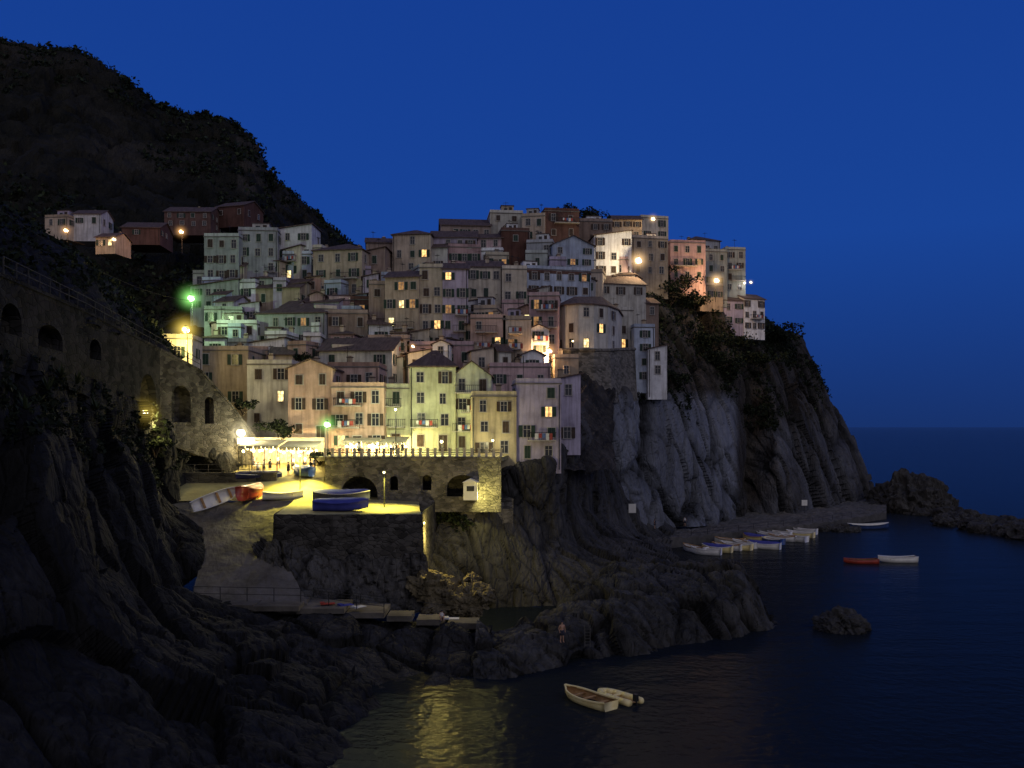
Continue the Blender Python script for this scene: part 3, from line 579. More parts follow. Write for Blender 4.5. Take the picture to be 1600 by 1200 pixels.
    tag(e,lab or f"{tall}{WORD[col]} plastered house with {rl}{' and balconies' if bal else ''}",'house','houses of the hillside village'); return e
HL=[
(318,374,368,465,'greygreen','flat',4,{'dens':1.2}),(372,434,362,452,'grey','flat',0,{}),(434,488,356,436,'white','shed',-6,{'dens':.8}),(487,568,388,465,'tan','hip',-8,{'bal':1}),
(440,487,396,440,'bluewhite','flat',0,{}),
(572,618,376,420,'brown','gable',8,{}),(612,674,366,428,'tan','hip',0,{}),(672,746,370,415,'lilac','gable',-4,{'bal':1}),(688,768,354,378,'brown','gable',0,{}),
(765,818,334,368,'pale','flat',0,{}),(746,786,374,410,'pink','gable',0,{}),(783,828,362,410,'redbrown','flat',4,{'dens':.5}),(815,852,340,378,'tan','flat',0,{}),
(850,906,328,376,'redbrown','flat',0,{'bal':1}),(822,864,376,415,'grey','flat',0,{}),(862,930,380,420,'bluewhite','gabley',8,{}),(900,958,345,380,'brown','flat',6,{}),
(928,988,366,434,'white','shed',8,{}),(956,1004,340,375,'tan','gable',10,{}),(1000,1046,338,376,'cream','flat',12,{}),(986,1046,372,432,'tan','flat',14,{}),
(1046,1104,376,440,'pink','flat',12,{'bal':1}),(1078,1128,374,402,'grey','hip',12,{}),(1100,1138,390,448,'greygreen','flat',14,{}),(1132,1166,388,458,'greygreen','flat',18,{'bal':2}),
(1092,1132,448,474,'tan','flat',12,{'Y':219,'ext':2}),
(1128,1164,466,512,'lilac','gable',14,{'Y':222,'ext':2}),(1160,1198,468,518,'white','gable',14,{'Y':224,'bal':1,'ext':2}),
(640,700,386,425,'pale','gable',0,{}),(700,752,384,420,'pink','flat',0,{}),(748,786,390,418,'white','flat',0,{}),(570,602,394,450,'brown','shed',6,{}),
(296,374,448,486,'greygreen','shed',0,{}),(300,345,428,452,'pale','flat',0,{}),(376,472,450,486,'tan','gable',0,{}),(468,532,472,506,'lilac','gable',-6,{}),
(396,512,492,545,'grey','hip',-4,{}),(512,575,490,545,'brown','flat',0,{}),(530,577,470,500,'redbrown','flat',0,{'bal':1}),(576,604,444,530,'brown','flat',0,{}),
(600,656,430,548,'tan','gable',0,{'bal':1,'dens':1.2}),(655,692,420,548,'cream','flat',0,{'dens':1.3}),(691,732,418,548,'lilac','gable',3,{'bal':2,'dens':1.2}),(730,786,418,502,'cream','gable',0,{'dens':1.1}),
(784,824,420,505,'cream','flat',6,{}),(735,790,498,574,'orange','flat',0,{'bal':2}),(786,830,500,574,'tan','flat',0,{'bal':3}),
(822,926,420,465,'bluewhite','flat',4,{'band':'stucco_redbrown'}),(826,874,463,545,'pink','flat',0,{'bal':2}),(878,932,438,482,'grey','gabley',10,{'fill':True,'Y':175}),
(960,990,486,548,'pale','flat',10,{'Y':174}),(930,1012,440,490,'pale','gable',8,{}),
(990,1024,512,598,'bluewhite','flat',6,{'dens':.6,'Y':172,'ext':2}),(1012,1043,546,612,'white','shed',6,{'dens':.4,'Y':171,'ext':1.5,'fill':True}),(1008,1030,470,525,'brown','gable',10,{}),
(575,640,530,580,'brown','flat',0,{'bal':1}),(636,740,540,580,'pink','flat',0,{}),
(320,378,482,530,'greygreen','flat',0,{}),(338,402,506,550,'white','flat',0,{}),(300,388,548,635,'tan','flat',0,{'dens':.7}),(376,446,538,582,'white','shed',-4,{}),(252,300,530,576,'cream','flat',6,{'Y':125,'dens':.5,'d':6,'ext':2}),
(386,456,570,672,'pale','flat',0,{'dens':.8}),(440,500,544,580,'lilac','gable',0,{}),(450,520,576,692,'orange','gabley',0,{'door':True,'rh':1.2,'Y':119.5,'dens':.8}),(495,615,548,606,'pale','gable',-6,{'dens':.8}),
(518,600,606,708,'orange','flat',0,{'bal':2,'Y':119,'door':True}),(512,592,574,614,'orange','flat',0,{'Y':126,'fill':True}),
(598,642,608,704,'yellowgreen','flat',0,{'bal':2,'door':True,'Y':121.3}),(640,712,574,706,'yellowgreen','hip',0,{'bal':1,'Y':121,'door':True,'rh':2.6}),(706,768,588,708,'yellowgreen','gabley',0,{'bal':3,'Y':121.6,'dens':1.1,'rh':2}),
(736,808,620,716,'yellow','flat',4,{'Y':116,'dens':1.1,'ext':1.5}),(806,878,600,722,'lilac','flat',5,{'Y':117,'bal':1,'ext':1.5}),(866,908,594,694,'lilac','shed',10,{'Y':123,'ext':1.5}),(764,862,574,616,'pink','flat',4,{'bal':1}),
(866,905,560,600,'tan','flat',8,{'Y':150}),
(68,108,338,356,'tan','flat',0,{'Y':222,'ext':3}),(114,158,336,358,'white','gable',4,{'Y':224,'ext':3}),(148,182,372,390,'tan','gable',0,{'Y':206,'ext':1}),
(190,250,352,370,'redbrown','gable',6,{'Y':226,'ext':2}),(256,330,330,356,'redbrown','gable',-4,{'Y':245,'ext':2}),(335,384,322,344,'redbrown','gable',-6,{'Y':252,'ext':2}),
]
for h in HL: house(*h[:7],**h[7])
# rounded house above the bastion
pl=[(866,162),(882,158.5),(904,156.8),(928,157.2),(950,159.5),(966,165),(972,174),(880,176)]
zb=P(0,550,157).z; zt=P(0,476,157).z
e=obj('round_house',None,loc=(0,0,0)); HN+=1
pts=[((u-800)/F*Y,Y) for u,Y in pl]; n=len(pts); mb=MB()
mb.add([(x,y,zb-.5) for x,y in pts]+[(x,y,zt) for x,y in pts],[(i,(i+1)%n,n+(i+1)%n,n+i) for i in range(n)])
obj('wall',mb.mesh('wall',['stucco_pale']),e)
cx=sum(p[0] for p in pts)/n; cy=sum(p[1] for p in pts)/n; mb=MB()
ro=[(cx+(x-cx)*1.06,cy+(y-cy)*1.06) for x,y in pts]
mb.add([(x,y,zt+.02) for x,y in ro]+[(x,y,zt+.2) for x,y in ro]+[(cx-2.5,cy,zt+2.4),(cx+2.5,cy,zt+2.4)],[(i,(i+1)%n,n+(i+1)%n,n+i) for i in range(n)]+[(n,n+1,2*n),(n+1,n+2,2*n),(n+2,n+3,2*n+1,2*n),(n+3,n+4,2*n+1),(n+4,n+5,2*n+1),(n+5,n+6,2*n+1),(n+6,n+7,2*n,2*n+1),(n+7,n,2*n),tuple(range(n))[::-1]])
obj('roof',mb.mesh('roof',['roof_tile']),e)
for i in range(5):
    x0_,y0_=pts[i]; x1_,y1_=pts[i+1]; a=math.atan2(y1_-y0_,x1_-x0_)
    for f in range(3):
        if (i+f)%4==3: continue
        wp=Vector(((x0_+x1_)/2,(y0_+y1_)/2,zb+1.6+2.7*f)); o=obj('window',WM[(['open','bare','closed'][(i+f)%3],'shutter_brown')],e,wp,(0,0,a)); WINS.append((proj(wp),o))
tag(e,'large rounded pale grey house standing on the stone bastion','house','houses of the hillside village')
rf=random.Random(21); taken=[]
for _ in range(1400):
    if len(taken)>=88: break
    vb=rf.uniform(420,600); u=rf.uniform(325,985 if vb<470 else (850 if vb<545 else 850))
    if any(abs(u-a)<21 and abs(vb-b_)<18 for a,b_ in taken): continue
    if u<340 and vb<450: continue
    w_=rf.uniform(20,38); h_=rf.uniform(22,48); 
    if vb-h_<(395 if u>575 else 384): continue
    taken.append((u,vb)); house(u-w_/2,u+w_/2,vb-h_,vb,rf.choice(['tan','pale','lilac','white','bluewhite','pink','white','greygreen','orange','cream']),rf.choice(['flat','flat','flat','gable','gabley','shed','hip']),rf.uniform(-22,22),Y=Yg(u,vb)-rf.uniform(.2,2.0),d=6,bal=rf.choice([0,0,1]),fill=True,ext=3)
# bastion
A=[P(864,548,161),P(880,548,158),P(904,548,156.2),P(928,548,156.6),P(952,548,159),P(968,547,164.5),P(992,546,170)]; B=[P(858,625,160),P(878,628,156.5),P(904,630,154.5),P(930,630,155),P(957,630,157.5),P(975,628,163),P(996,626,169)]
mb=MB(); n=len(A); vs=A+B+[p+Vector((3,16,0)) for p in A]
mb.add(vs,[(i+n,i+n+1,i+1,i) for i in range(n-1)]+[(i,i+1,i+2*n+1,i+2*n) for i in range(n-1)])
e=tag(obj('bastion',None,loc=(0,0,0)),'round grey stone bastion built on the cliff edge','bastion'); obj('wall',mb.mesh('wall',['stone_wall']),e)
mb=MB()
for a,b_ in zip(A[:-1],A[1:]): mb.cyl(a+Vector((0,0,.1)),b_+Vector((0,0,.1)),.3,n=6)
obj('coping',mb.mesh('coping',['stone_wall']),e)
litpx=[(608,482,1),(628,482,1),(608,508,1),(720,488,1),(722,500,0),(665,493,0),(682,495,1),(447,427,1),(425,613,1),(424,628,1),(345,517,1),(410,588,2),(638,540,0),(918,515,1),(945,517,0),(1048,408,1),
(970,365,1),(808,508,1),(797,508,0),(790,525,0),(855,637,0),(855,655,2),(175,374,1),(700,480,2),(765,510,2),(812,530,0),(748,515,2),(555,497,0),(790,420,2),(1000,475,0),(525,690,0),(860,560,0),(700,437,0),(660,470,2),(840,505,2),
(672,510,1),(650,515,2),(615,460,2),(735,470,2),(560,480,2),(480,500,2),(840,540,2),(900,395,2),(1085,400,2),(520,430,2),(350,500,2),(680,560,2),(820,640,2),(755,660,2)]
for _ in range(18): litpx.append((rf.uniform(580,980),rf.uniform(400,540),rf.choice([0,2,2])))
used=set()
for (u,v,k) in litpx:
    best=sorted([((q[0]-u)**2+(q[1]-v)**2,i) for i,(q,o) in enumerate(WINS) if i not in used])[0]
    if best[0]<26**2: used.add(best[1]); WINS[best[1]][1].data=LW[k]; WINS[best[1]][1]['label']='window glowing with warm light'
# ---------------------------------------------------------------- lamps
def lamp(u,v,Y,bulb,power,color,pole=4.0,r=.3,label=None,off=(0,-.9,-.3),glow=0,spot=0):
    p=P(u,v,Y); wall=pole<1
    e=obj('wall_lamp' if wall else 'street_lamp',None,loc=p-Vector((0,0,0 if wall else pole)))
    z=0 if wall else pole; mb=MB()
    if wall: mb.cyl((0,1.2,.1),(0,0,r+.1),.04,n=6); 
    else:
        mb.cyl((0,0,-1),(0,0,z+r+.15),.07,.05,n=8); mb.cyl((0,0,0),(0,0,.5),.13,.1,n=8)
        mb.v=[(a,b_+r+.12,c) for a,b_,c in mb.v]; mb.cyl((0,r+.12,z+r+.1),(0,0,z+r+.1),.04,n=6)
    obj('bracket' if wall else 'pole',mb.mesh('pole',['iron']),e)
    mb=MB(); mb.cyl((0,0,z+r*.8),(0,0,z+r+.12),r*.7,.05,n=12); obj('lamp_shade',mb.mesh('lamp_shade',['iron']),e)
    mb=MB(); mb.sphere((0,0,z),r,n=12)
    if r>.25: mb.sphere((0,-r*.52,z),r*.62,1,n=10); mb.sphere((r*.45,-r*.1,z-r*.2),r*.6,1,n=8) 
    obj('bulb',mb.mesh('bulb',[bulb if r>.25 else 'bulb_small','bulb_core'],True),e)
    if glow:
        mb=MB(); mb.sphere((0,0,0),1,n=10); obj('lamp_glow',mb.mesh('lamp_glow',['glow_'+bulb[5:]],True),e,(0,-r*.3,z),(0,0,0),(glow,glow,glow))  # emission sphere painting a halo round the bulb
    if power:
        ld=bpy.data.lights.new('lamp_light','SPOT' if spot else 'POINT'); ld.energy=power; ld.color=color; ld.shadow_soft_size=.25
        if spot: ld.spot_size=math.radians(spot); ld.spot_blend=.5
        obj('lamp_light',ld,e,(off[0],off[1]-(r if off[1]<0 else -r),z+off[2]))
    cn={'bulb_warm':'warm white','bulb_yellow':'yellow','bulb_green':'greenish','bulb_white':'bright white','bulb_orange':'orange'}[bulb]
    tag(e,label or f"{cn} glowing {'lantern bracketed on a house wall' if wall else 'street lamp on an iron pole'}",'lamp','lamps lighting the village')
YE=(1,.80,.32); WA=(1,.66,.30); GR=(.62,1,.45)
lamp(298,466,148,'bulb_green',2600,GR,4,.55,off=(1.2,-.3,-.8),glow=3.8)
lamp(290,515,121,'bulb_yellow',1800,(1,.8,.25),5,.5,'yellow glowing street lamp above the curved wall',off=(-.6,.7,-1.6),glow=3.6)
lamp(226,645,95,'bulb_yellow',1100,(1,.82,.3),3,.42,'yellow glowing lamp beside the rocky slope',off=(.6,1.5,-.9),glow=2.9)
lamp(376,676,116,'bulb_white',1300,(1,.88,.5),4,.55,'bright white street lamp at the road end',off=(1.2,-.6,-.3),glow=3.4)
lamp(511,663,113,'bulb_green',1500,(1,1,.6),4.5,.4,'greenish street lamp lighting the square',glow=2.6)
lamp(645,541,143,'bulb_orange',450,WA,.5,.26,glow=1.4); lamp(858,548,150,'bulb_orange',2000,(1,.6,.28),4,.45,off=(-1.0,-.3,-.8),glow=2.8)
lamp(997,407,187,'bulb_warm',3600,(1,.78,.45),.5,.7,glow=4.2); lamp(1119,438,210,'bulb_warm',3400,(1,.6,.28),4,.6,glow=3.8)
lamp(1020,342,205,'bulb_warm',700,WA,.5,.45,glow=2.2); lamp(103,360,200,'bulb_orange',1100,(1,.55,.25),4,.45,glow=2.4); lamp(283,362,212,'bulb_orange',1700,(1,.5,.22),4,.5,glow=2.8)
lamp(178,374,198,'bulb_warm',500,WA,.5,.4,glow=1.6); lamp(662,817,95.6,'bulb_yellow',2000,(1,.78,.2),.5,.14,off=(1.5,.1,-1.2),glow=1.0); lamp(1163,442,224,'bulb_white',90,(1,.95,.9),.5,.3,glow=1.3); lamp(1173,441,224,'bulb_white',90,(1,.95,.9),.5,.3,glow=1.3)
lamp(690,690,116,'bulb_yellow',800,(.95,1,.5),2.5,.2); lamp(618,640,114,'bulb_yellow',1500,(.95,.98,.5),5,.16)
lamp(895,533,152,'bulb_warm',120,WA,.5,.15); lamp(770,688,113,'bulb_yellow',500,(1,.88,.45),2.5,.15)
lamp(468,712,107,'bulb_yellow',9500,(1,.86,.13),5,.16,'added small yellow shaded lamp over the boat slope',off=(0,-.3,-.25),spot=118)  # added spot for the yellow pool on the slope, no lamp seen
lamp(600,738,102,'bulb_yellow',6500,(1,.86,.13),4.6,.14,'added small yellow shaded lamp on the harbour platform',off=(0,-.3,-.25),spot=116)  # added spot to brighten the platform top, no lamp seen
lamp(745,768,110.3,'bulb_yellow',700,(1,.88,.25),.5,.12,'added small yellow lantern over the stone block wall',off=(.4,-2.0,-.4))  # added light for the block wall, lantern itself unseen
# restaurants
def awning(u0,u1,v,Y,n,cloth='awning_cloth',dy=4.5,gz=18.4,label='cloth awning over crowded restaurant tables'):
    a=P(u0,v,Y); b_=P(u1,v,Y); w=b_.x-a.x; e=obj('awning',None,loc=(a.x,Y,gz)); z=a.z-gz
    mb=MB(); mb.add([(0,-dy,z-.7),(w,-dy,z-.7),(w,0,z),(0,0,z),(0,-dy,z-.6),(w,-dy,z-.6),(w,0,z+.1),(0,0,z+.1)],[(0,3,2,1),(4,5,6,7),(0,1,5,4),(1,2,6,5),(2,3,7,6),(3,0,4,7)])
    for k in range(int(w/.5)): mb.box(.5*k,.5*k+.4,-dy-.04,-dy-.005,z-1.0,z-.6)
    obj('canopy',mb.mesh('canopy',[cloth]),e)
    mb=MB(); mb.cyl((0,0,0),(0,0,z-.7),.05,n=6); pm=mb.mesh('post',['iron'])
    for k in range(4): obj('post',pm,e,(w*k/3*.98+.05,-dy+.15,0))
    mb=MB(); mb.sphere((0,0,0),.2,n=6); bm_=mb.mesh('bulb',['bulb_small'],True)
    for k in range(n): obj('bulb',bm_,e,(w*(k+.5)/n,-dy*.6+.9*math.sin(k*2.3),z-1.05-.3*math.cos(k*1.7)))
    for k in range(2):
        ld=bpy.data.lights.new('awning_light','POINT'); ld.energy=950; ld.color=(1,.78,.32); ld.shadow_soft_size=.3
        obj('awning_light',ld,e,(w*(k+.5)/2,-dy*.5,z-1.5))
    tag(e,label,'awning','restaurant awnings on the square')
awning(545,600,681,121,11); awning(600,640,683,121,9); awning(388,448,688,117,16,gz=16.5); awning(450,504,690,117,16,gz=16.7)
mb=MB(); a=P(386,0,118.5).x; b_=P(506,0,118.5).x
mb.box(a,b_,118.4,118.9,16.0,20.6,0)
for k in range(6): x=a+(b_-a)*(k+.5)/6; mb.box(x-.55,x+.55,118.36,118.397,16.6,19.0,1)
e=obj('restaurant',None); obj('wall',mb.mesh('wall',['stucco_cream','lit_warm']),e); tag(e,'low restaurant front with glowing doors under awnings','restaurant')
tm=MB(); tm.cyl((0,0,0),(0,0,.72),.05,n=6); tm.cyl((0,0,.72),(0,0,.77),.5,n=12); tm.cyl((0,0,0),(0,0,.04),.3,n=10); TAB=tm.mesh('table',['cloth_white'])
def gz_(u,Y): return 18.32 if u>510 else 15.4+(Y-111)*.235
for k in range(16):
    u=random.choice([random.uniform(395,495),random.uniform(548,640)]); Y=random.uniform(113.5,117.5); o=obj('table',TAB,None,Pz(u,Y,gz_(u,Y))); tag(o,'round white restaurant table on the square','table','restaurant tables')
mb=MB(); mb.box(-1.1,1.1,-.06,.06,0,.8,0); e=obj('awning_sign',None,loc=P(384,694,115.5)); tag(e,'small white lit board under the street lamp','sign'); obj('board',mb.mesh('board',['boat_white']),e)
mb=MB(); mb.cyl((0,.1,-3),(0,.1,.6),.06,n=6); obj('post',mb.mesh('post',['iron']),e)
e=obj('kiosk',None,loc=P(735,779,108))
mb=MB(); mb.box(-.85,.85,0,1.8,-.2,1.9); obj('wall',mb.mesh('wall',['boat_white']),e)
mb=MB(); mb.add([(-1,-.15,1.91),(1,-.15,1.91),(1,1.95,1.91),(-1,1.95,1.91),(0,-.15,2.4),(0,1.95,2.4)],[(0,3,2,1),(0,1,4),(2,3,5),(1,2,5,4),(3,0,4,5)]); obj('roof',mb.mesh('roof',['boat_white']),e)
mb=MB(); mb.box(-.45,.45,-.05,-.005,.9,1.5); obj('window',mb.mesh('window',['glass_dark']),e); tag(e,'small white kiosk standing under the arcade wall','kiosk')
for (u,v,Y,w,h,l) in ((988,796,159,1.3,1.6,'pale blue notice board on the cliff foot'),(1257,784,208,1.3,1.3,'small white notice board on the quay')):
    e=obj('notice_board',None,loc=P(u,v+8,Y)); tag(e,l,'sign'); mb=MB(); mb.box(-w/2,w/2,-.05,.05,.3,.3+h); obj('board',mb.mesh('board',['boat_white']),e)
    mb=MB(); mb.cyl((0,.1,-1.5),(0,.1,h),.05,n=6); obj('post',mb.mesh('post',['iron']),e)
# ---------------------------------------------------------------- boats
def hullmesh(L,B,H,mats,name='hull',th=.06):
    mb=MB(); ns=15; nc=9
    def sec(t,ins):
        x=(t-.5)*L; wd=B/2*(max(0,1-abs(2*t-.9)**2.6*(.95 if t>.45 else .45)))**.7 if t<.99 else .03
        wd=max(.03,wd-ins); kz=H*(.55*max(0,2*t-1.1)**2); top=H*(1+.28*(2*t-.9)**2); bot=kz+ins
        out=[]
        for k in range(nc):
            a=math.pi*k/(nc-1); cx=-math.cos(a); s_=math.sin(a)
            out.append((x*(1-ins/L*2),wd*(abs(cx)**.6)*(1 if cx>0 else -1),top-(top-bot)*s_**.75))
        return out
    for ins,flip,mi in ((0,0,0),(th,1,1)):
        vs=[]
        for i in range(ns): vs+=sec(i/(ns-1),ins)
        fs=[]
        for i in range(ns-1):
            for k in range(nc-1):
                f=(i*nc+k,(i+1)*nc+k,(i+1)*nc+k+1,i*nc+k+1); fs.append(f[::-1] if flip else f)
        fs.append(tuple(range(nc))[::-1] if not flip else tuple(range(nc)))
        mb.add(vs,fs,mi)
    n2=ns*nc
    for i in range(ns-1):
        for k in (0,nc-1): mb.f.append([i*nc+k,(i+1)*nc+k,n2+(i+1)*nc+k,n2+i*nc+k]); mb.m.append(2)
    return mb.mesh(name,mats,True),[sec(i/(ns-1),0) for i in range(ns)]
def rowboat(p,yaw,L,B,H,hull,inner,rim,label,tilt=(0,0),group=None,cover=None,name='rowing_boat',draft=.22,rr=.05):
    e=obj(name,None,loc=p,rot=(tilt[0],tilt[1],yaw)); e.location.z-=draft
    me,sc_=hullmesh(L,B,H,[hull,inner,rim]); obj('hull',me,e)
    mb=MB()
    for side in (0,-1):
        for a,b_ in zip(sc_[:-1],sc_[1:]): mb.cyl(a[side],b_[side],rr,n=5)
    obj('rim',mb.mesh('rim',[rim]),e)
    if cover:
        mb=MB(); nn=9; vs=[]
        for i,s_ in enumerate(sc_):
            for k in range(nn):
                f=k/(nn-1); y=s_[0][1]+(s_[-1][1]-s_[0][1])*f; vs.append((s_[0][0],y*1.08,s_[0][2]-.12*(1 if k in(0,nn-1) else 0)+.06+.42*math.sin(math.pi*f)*math.sin(math.pi*i/14)**.5+.05*random.random()))
        mb.add(vs,[(i*nn+k,(i+1)*nn+k,(i+1)*nn+k+1,i*nn+k+1) for i in range(14) for k in range(nn-1)]); obj('cover',mb.mesh('cover',[cover],True),e)
    else:
        sm=MB(); sm.box(-.14,.14,-B*.42,B*.42,0,.05)
        s2=sm.mesh('seat',['boat_wood'])
        for t in (-.28,0,.22): obj('seat',s2,e,(t*L,0,H*.72))
    tag(e,label,'boat',group or 'rowing boats of the harbour'); return e
def W(u,v): return P(u,v,CZ*F/(v-667.0))
rowboat(W(918,1097),math.radians(-52)+math.pi,5.4,2.1,.75,'boat_cream_lamplit','boat_wood','boat_cream_lamplit','white wooden rowing boat, lamplight painted in cream, beside a dinghy',rr=.09)
p=W(964,1092); e=obj('inflatable_dinghy',None,loc=p,rot=(0,0,math.radians(-50)+math.pi)); tag(e,'white inflatable dinghy, lamplight painted in cream, beside a rowing boat','boat')
mb=MB(); path=[(-2.0,.62),(-1,.66),(0,.66),(.9,.6),(1.5,.4),(1.85,0),(1.5,-.4),(.9,-.6),(0,-.66),(-1,-.66),(-2.0,-.62)]
for a,b_ in zip(path[:-1],path[1:]): mb.cyl((a[0],a[1],.2),(b_[0],b_[1],.2),.28,n=12); mb.sphere((b_[0],b_[1],.2),.28,n=6)
obj('tube',mb.mesh('tube',['boat_cream_lamplit'],True),e)
mb=MB(); mb.box(-1.8,1.5,-.5,.5,.08,.14); obj('floor',mb.mesh('floor',['boat_wood']),e)
mb=MB(); mb.box(-.15,.15,-.6,.6,.3,.36); obj('seat',mb.mesh('seat',['boat_cream_lamplit']),e)
mb=MB(); mb.box(-2.2,-1.85,-.16,.16,.3,.85); mb.cyl((-2.1,0,.3),(-2.2,0,-.5),.06,n=6); obj('motor',mb.mesh('motor',['iron']),e)
rowboat(W(1345,880),math.radians(175),5.4,1.9,.8,'boat_red','boat_wood','boat_red','red wooden rowing boat moored in the bay')
rowboat(W(1402,878),math.radians(178),6.2,2.1,.95,'boat_white','boat_white','boat_white','white rowing boat moored in the bay',rr=.08)
for k,(u,v,c) in enumerate([(1085,862,0),(1103,866,0),(1120,862,1),(1135,859,0),(1150,858,1),(1163,855,0),(1177,854,0),(1193,857,0),(1206,849,2),(1222,845,0),(1240,845,0),(1250,839,1),(1178,845,1),(1200,841,0),(1256,834,0),(1140,850,0),(1215,838,0)]):
    rowboat(W(u,v),math.radians(142+random.uniform(-20,20)),5.6+random.uniform(-.6,.6),2.2,1.1,['boat_white','boat_cream_lamplit','boat_blue'][c],'boat_white','boat_white' if k%3 else 'boat_wood',['white','cream','blue'][c]+' moored rowing boat beside the quay',group='boats moored along the quay',cover='tarp_blue' if k%5==2 else None,rr=.09)  # the cream ones are white boats, lamplight painted in cream
rowboat(W(1358,826),math.radians(8),9,2.4,1.1,'boat_blue','boat_white','boat_white','long blue and white boat moored by rocks',rr=.1)
rowboat(Pz(340,103,13.6),math.radians(35),6.4,1.5,.5,'boat_white','boat_white','boat_white','long white rowing boat leaning on its side ashore',tilt=(math.radians(75),math.radians(-18)),draft=-.2)
rowboat(Pz(393,104.8,13.5),math.radians(80),4.9,2.2,1.3,'boat_red','boat_red','boat_red','red covered boat pulled up on the slope',cover='boat_red',draft=0)
rowboat(Pz(442,104.6,13.5),math.radians(14),4.6,1.7,.8,'boat_white','boat_white','boat_white','small white rowing boat pulled up on land',draft=0)
rowboat(Pz(533,98.5,12.75),math.radians(2),6.0,2.1,.95,'tarp_blue','tarp_dark','tarp_blue','large boat under a dark blue tarpaulin on land',cover='tarp_blue',draft=0)
rowboat(Pz(535,104,13.1),math.radians(-8),6.6,2.2,1.15,'tarp_dark','tarp_dark','boat_white','boat under a blue tarpaulin with white rim',cover='tarp_blue',draft=0)
rowboat(Pz(473,112,15.8),math.radians(140),3.6,1.7,.9,'boat_blue','boat_blue','boat_blue','blue covered boat parked on the slope',cover='boat_blue',draft=0)
rowboat(Pz(405,111.2,15.5),math.radians(10),5.5,1.7,.6,'tarp_dark','tarp_dark','boat_white','dark boat with white rim by the terrace railing',cover='tarp_dark',draft=0)
# ---------------------------------------------------------------- rocks
def rockmesh(seed,sub=4,f1=.32,mat='shore_rock'):
    bm=bmesh.new(); bmesh.ops.create_icosphere(bm,subdivisions=sub,radius=1); so=Vector((seed*9.1,seed*3.3,seed*5.7))
    for v in bm.verts:
        n=v.co.normalized(); q=v.co*1.0+so
        d=f1*facet(q,1.1,(1,1,.7))[0]+.18*facet(q,3.0,(1,1,.7))[0]+.07*facet(q,8,(1,1,.7))[0]+.15*noise.fractal(q*1.2,.8,2,5); v.co=v.co+n*d
    me=bpy.data.meshes.new('rock'); bm.to_mesh(me); bm.free(); me.materials.append(MATS[mat]); at=me.attributes.new('tone','FLOAT','POINT'); at.data.foreach_set('value',[.4]*len(me.vertices)); return me
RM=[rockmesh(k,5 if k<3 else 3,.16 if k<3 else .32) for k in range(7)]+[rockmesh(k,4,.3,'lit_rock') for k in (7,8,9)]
def rock(p,s,k,label,name='sea_rock',group=None,rz=0): o=obj(name,RM[k],None,p,(0,0,rz),s); tag(o,label,'rock',group); return o
rock(W(1326,990)+Vector((0,2,.2)),(2.9,2.6,2.1),0,'lone dark rock standing in the calm water')
rock(P(1428,800,233),(9,8,9.6),1,'dark rock stack at the foot of the headland'); rock(P(1396,800,238),(7.5,7,7.2),2,'dark rock at the foot of the headland',rz=2); rock(P(1462,800,228),(5.5,6,5.6),0,'low dark rock beside the rock stack',rz=1)
for k in range(110):
    t=random.random(); u=1470+t*230+random.uniform(-8,8); v=812+t*40+random.uniform(-9,9); s_=random.uniform(1.0,2.4)
    p=W(u,v); rock(Vector((p.x,p.y+random.uniform(0,7),random.uniform(-.3,1.0))),(s_*1.2,s_,s_*.85),3+k%4,'grey boulder of the breakwater','boulder','breakwater boulders',random.uniform(0,6))
for k in range(20):
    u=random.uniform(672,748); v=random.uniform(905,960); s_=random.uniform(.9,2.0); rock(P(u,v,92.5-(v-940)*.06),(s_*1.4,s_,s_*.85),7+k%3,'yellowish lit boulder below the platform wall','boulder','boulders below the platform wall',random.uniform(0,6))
for k in range(16):
    u=random.uniform(1290,1350); rock(W(u,random.uniform(826,834))+Vector((0,3,.1)),(1.3,1.2,.9),3+k%4,'dark boulder beside the quay','boulder','boulders beside the quay',random.uniform(0,6))
# ---------------------------------------------------------------- plants
def bush(u,v,Y,R_,label,n=16,flat=.7,name='bush',spread=1.0):
    p=P(u,v,Y); e=obj(name,None,loc=p); cs=[((random.gauss(0,.55)*R_*spread),random.gauss(0,.4)*R_,random.gauss(.1,.3)*R_*flat) for _ in range(n)]
    me=foliage_mesh('crown',cs,[R_*random.uniform(.3,.6) for _ in cs],70,R_*.07+.08); obj('crown',me,e)
    mb=MB()
    for c in cs[:5]: mb.cyl((0,0,-R_),Vector(c),.1,.04,n=5)
    obj('trunk',mb.mesh('trunk',['bark']),e); tag(e,label,'bush','bushes and shrubs')
bush(1212,525,238,5.0,'dark bushy tree on the cliff edge',24,.9); bush(1185,520,228,2.6,'dark shrub on the cliff edge'); bush(1150,535,222,4,'dark shrub clinging to the cliff',14,.5)
for (u,v,R_) in ((1045,455,4),(1085,470,4),(1120,560,4),(1030,430,3),(1065,440,3),(1040,500,3.5),(1100,530,4),(1140,575,3.5),(1010,545,2.2),(1190,560,3.5)):
    bush(u,v,Yg(u,v)+ (2 if v<500 else 8),R_,'dark shrub on the slope below houses',14,.6)
bush(925,340,206,3.6,'dense roof garden plants on the ridge',16,.5,spread=1.3); bush(885,326,206,1.6,'roof garden plants on the ridge',8,.5)
bush(438,668,118.8,1.8,'leafy tree beside the restaurant awning',16,.9); bush(243,695,98,1.4,'shrub glowing yellow under the lamp',12,.5); bush(470,560,140,1.5,'small shrub between houses',8)
bush(700,810,112,3.0,'shrubs growing beside the platform',14,.6); bush(500,712,113,1.2,'potted shrubs at the square edge',8,.6)
bush(1050,590,182,3,'shrub above the grey cliff',12,.5); bush(1170,640,212,3,'shrub on the cliff face',12,.5); bush(380,632,118,1.4,'small shrub above the wall',8)
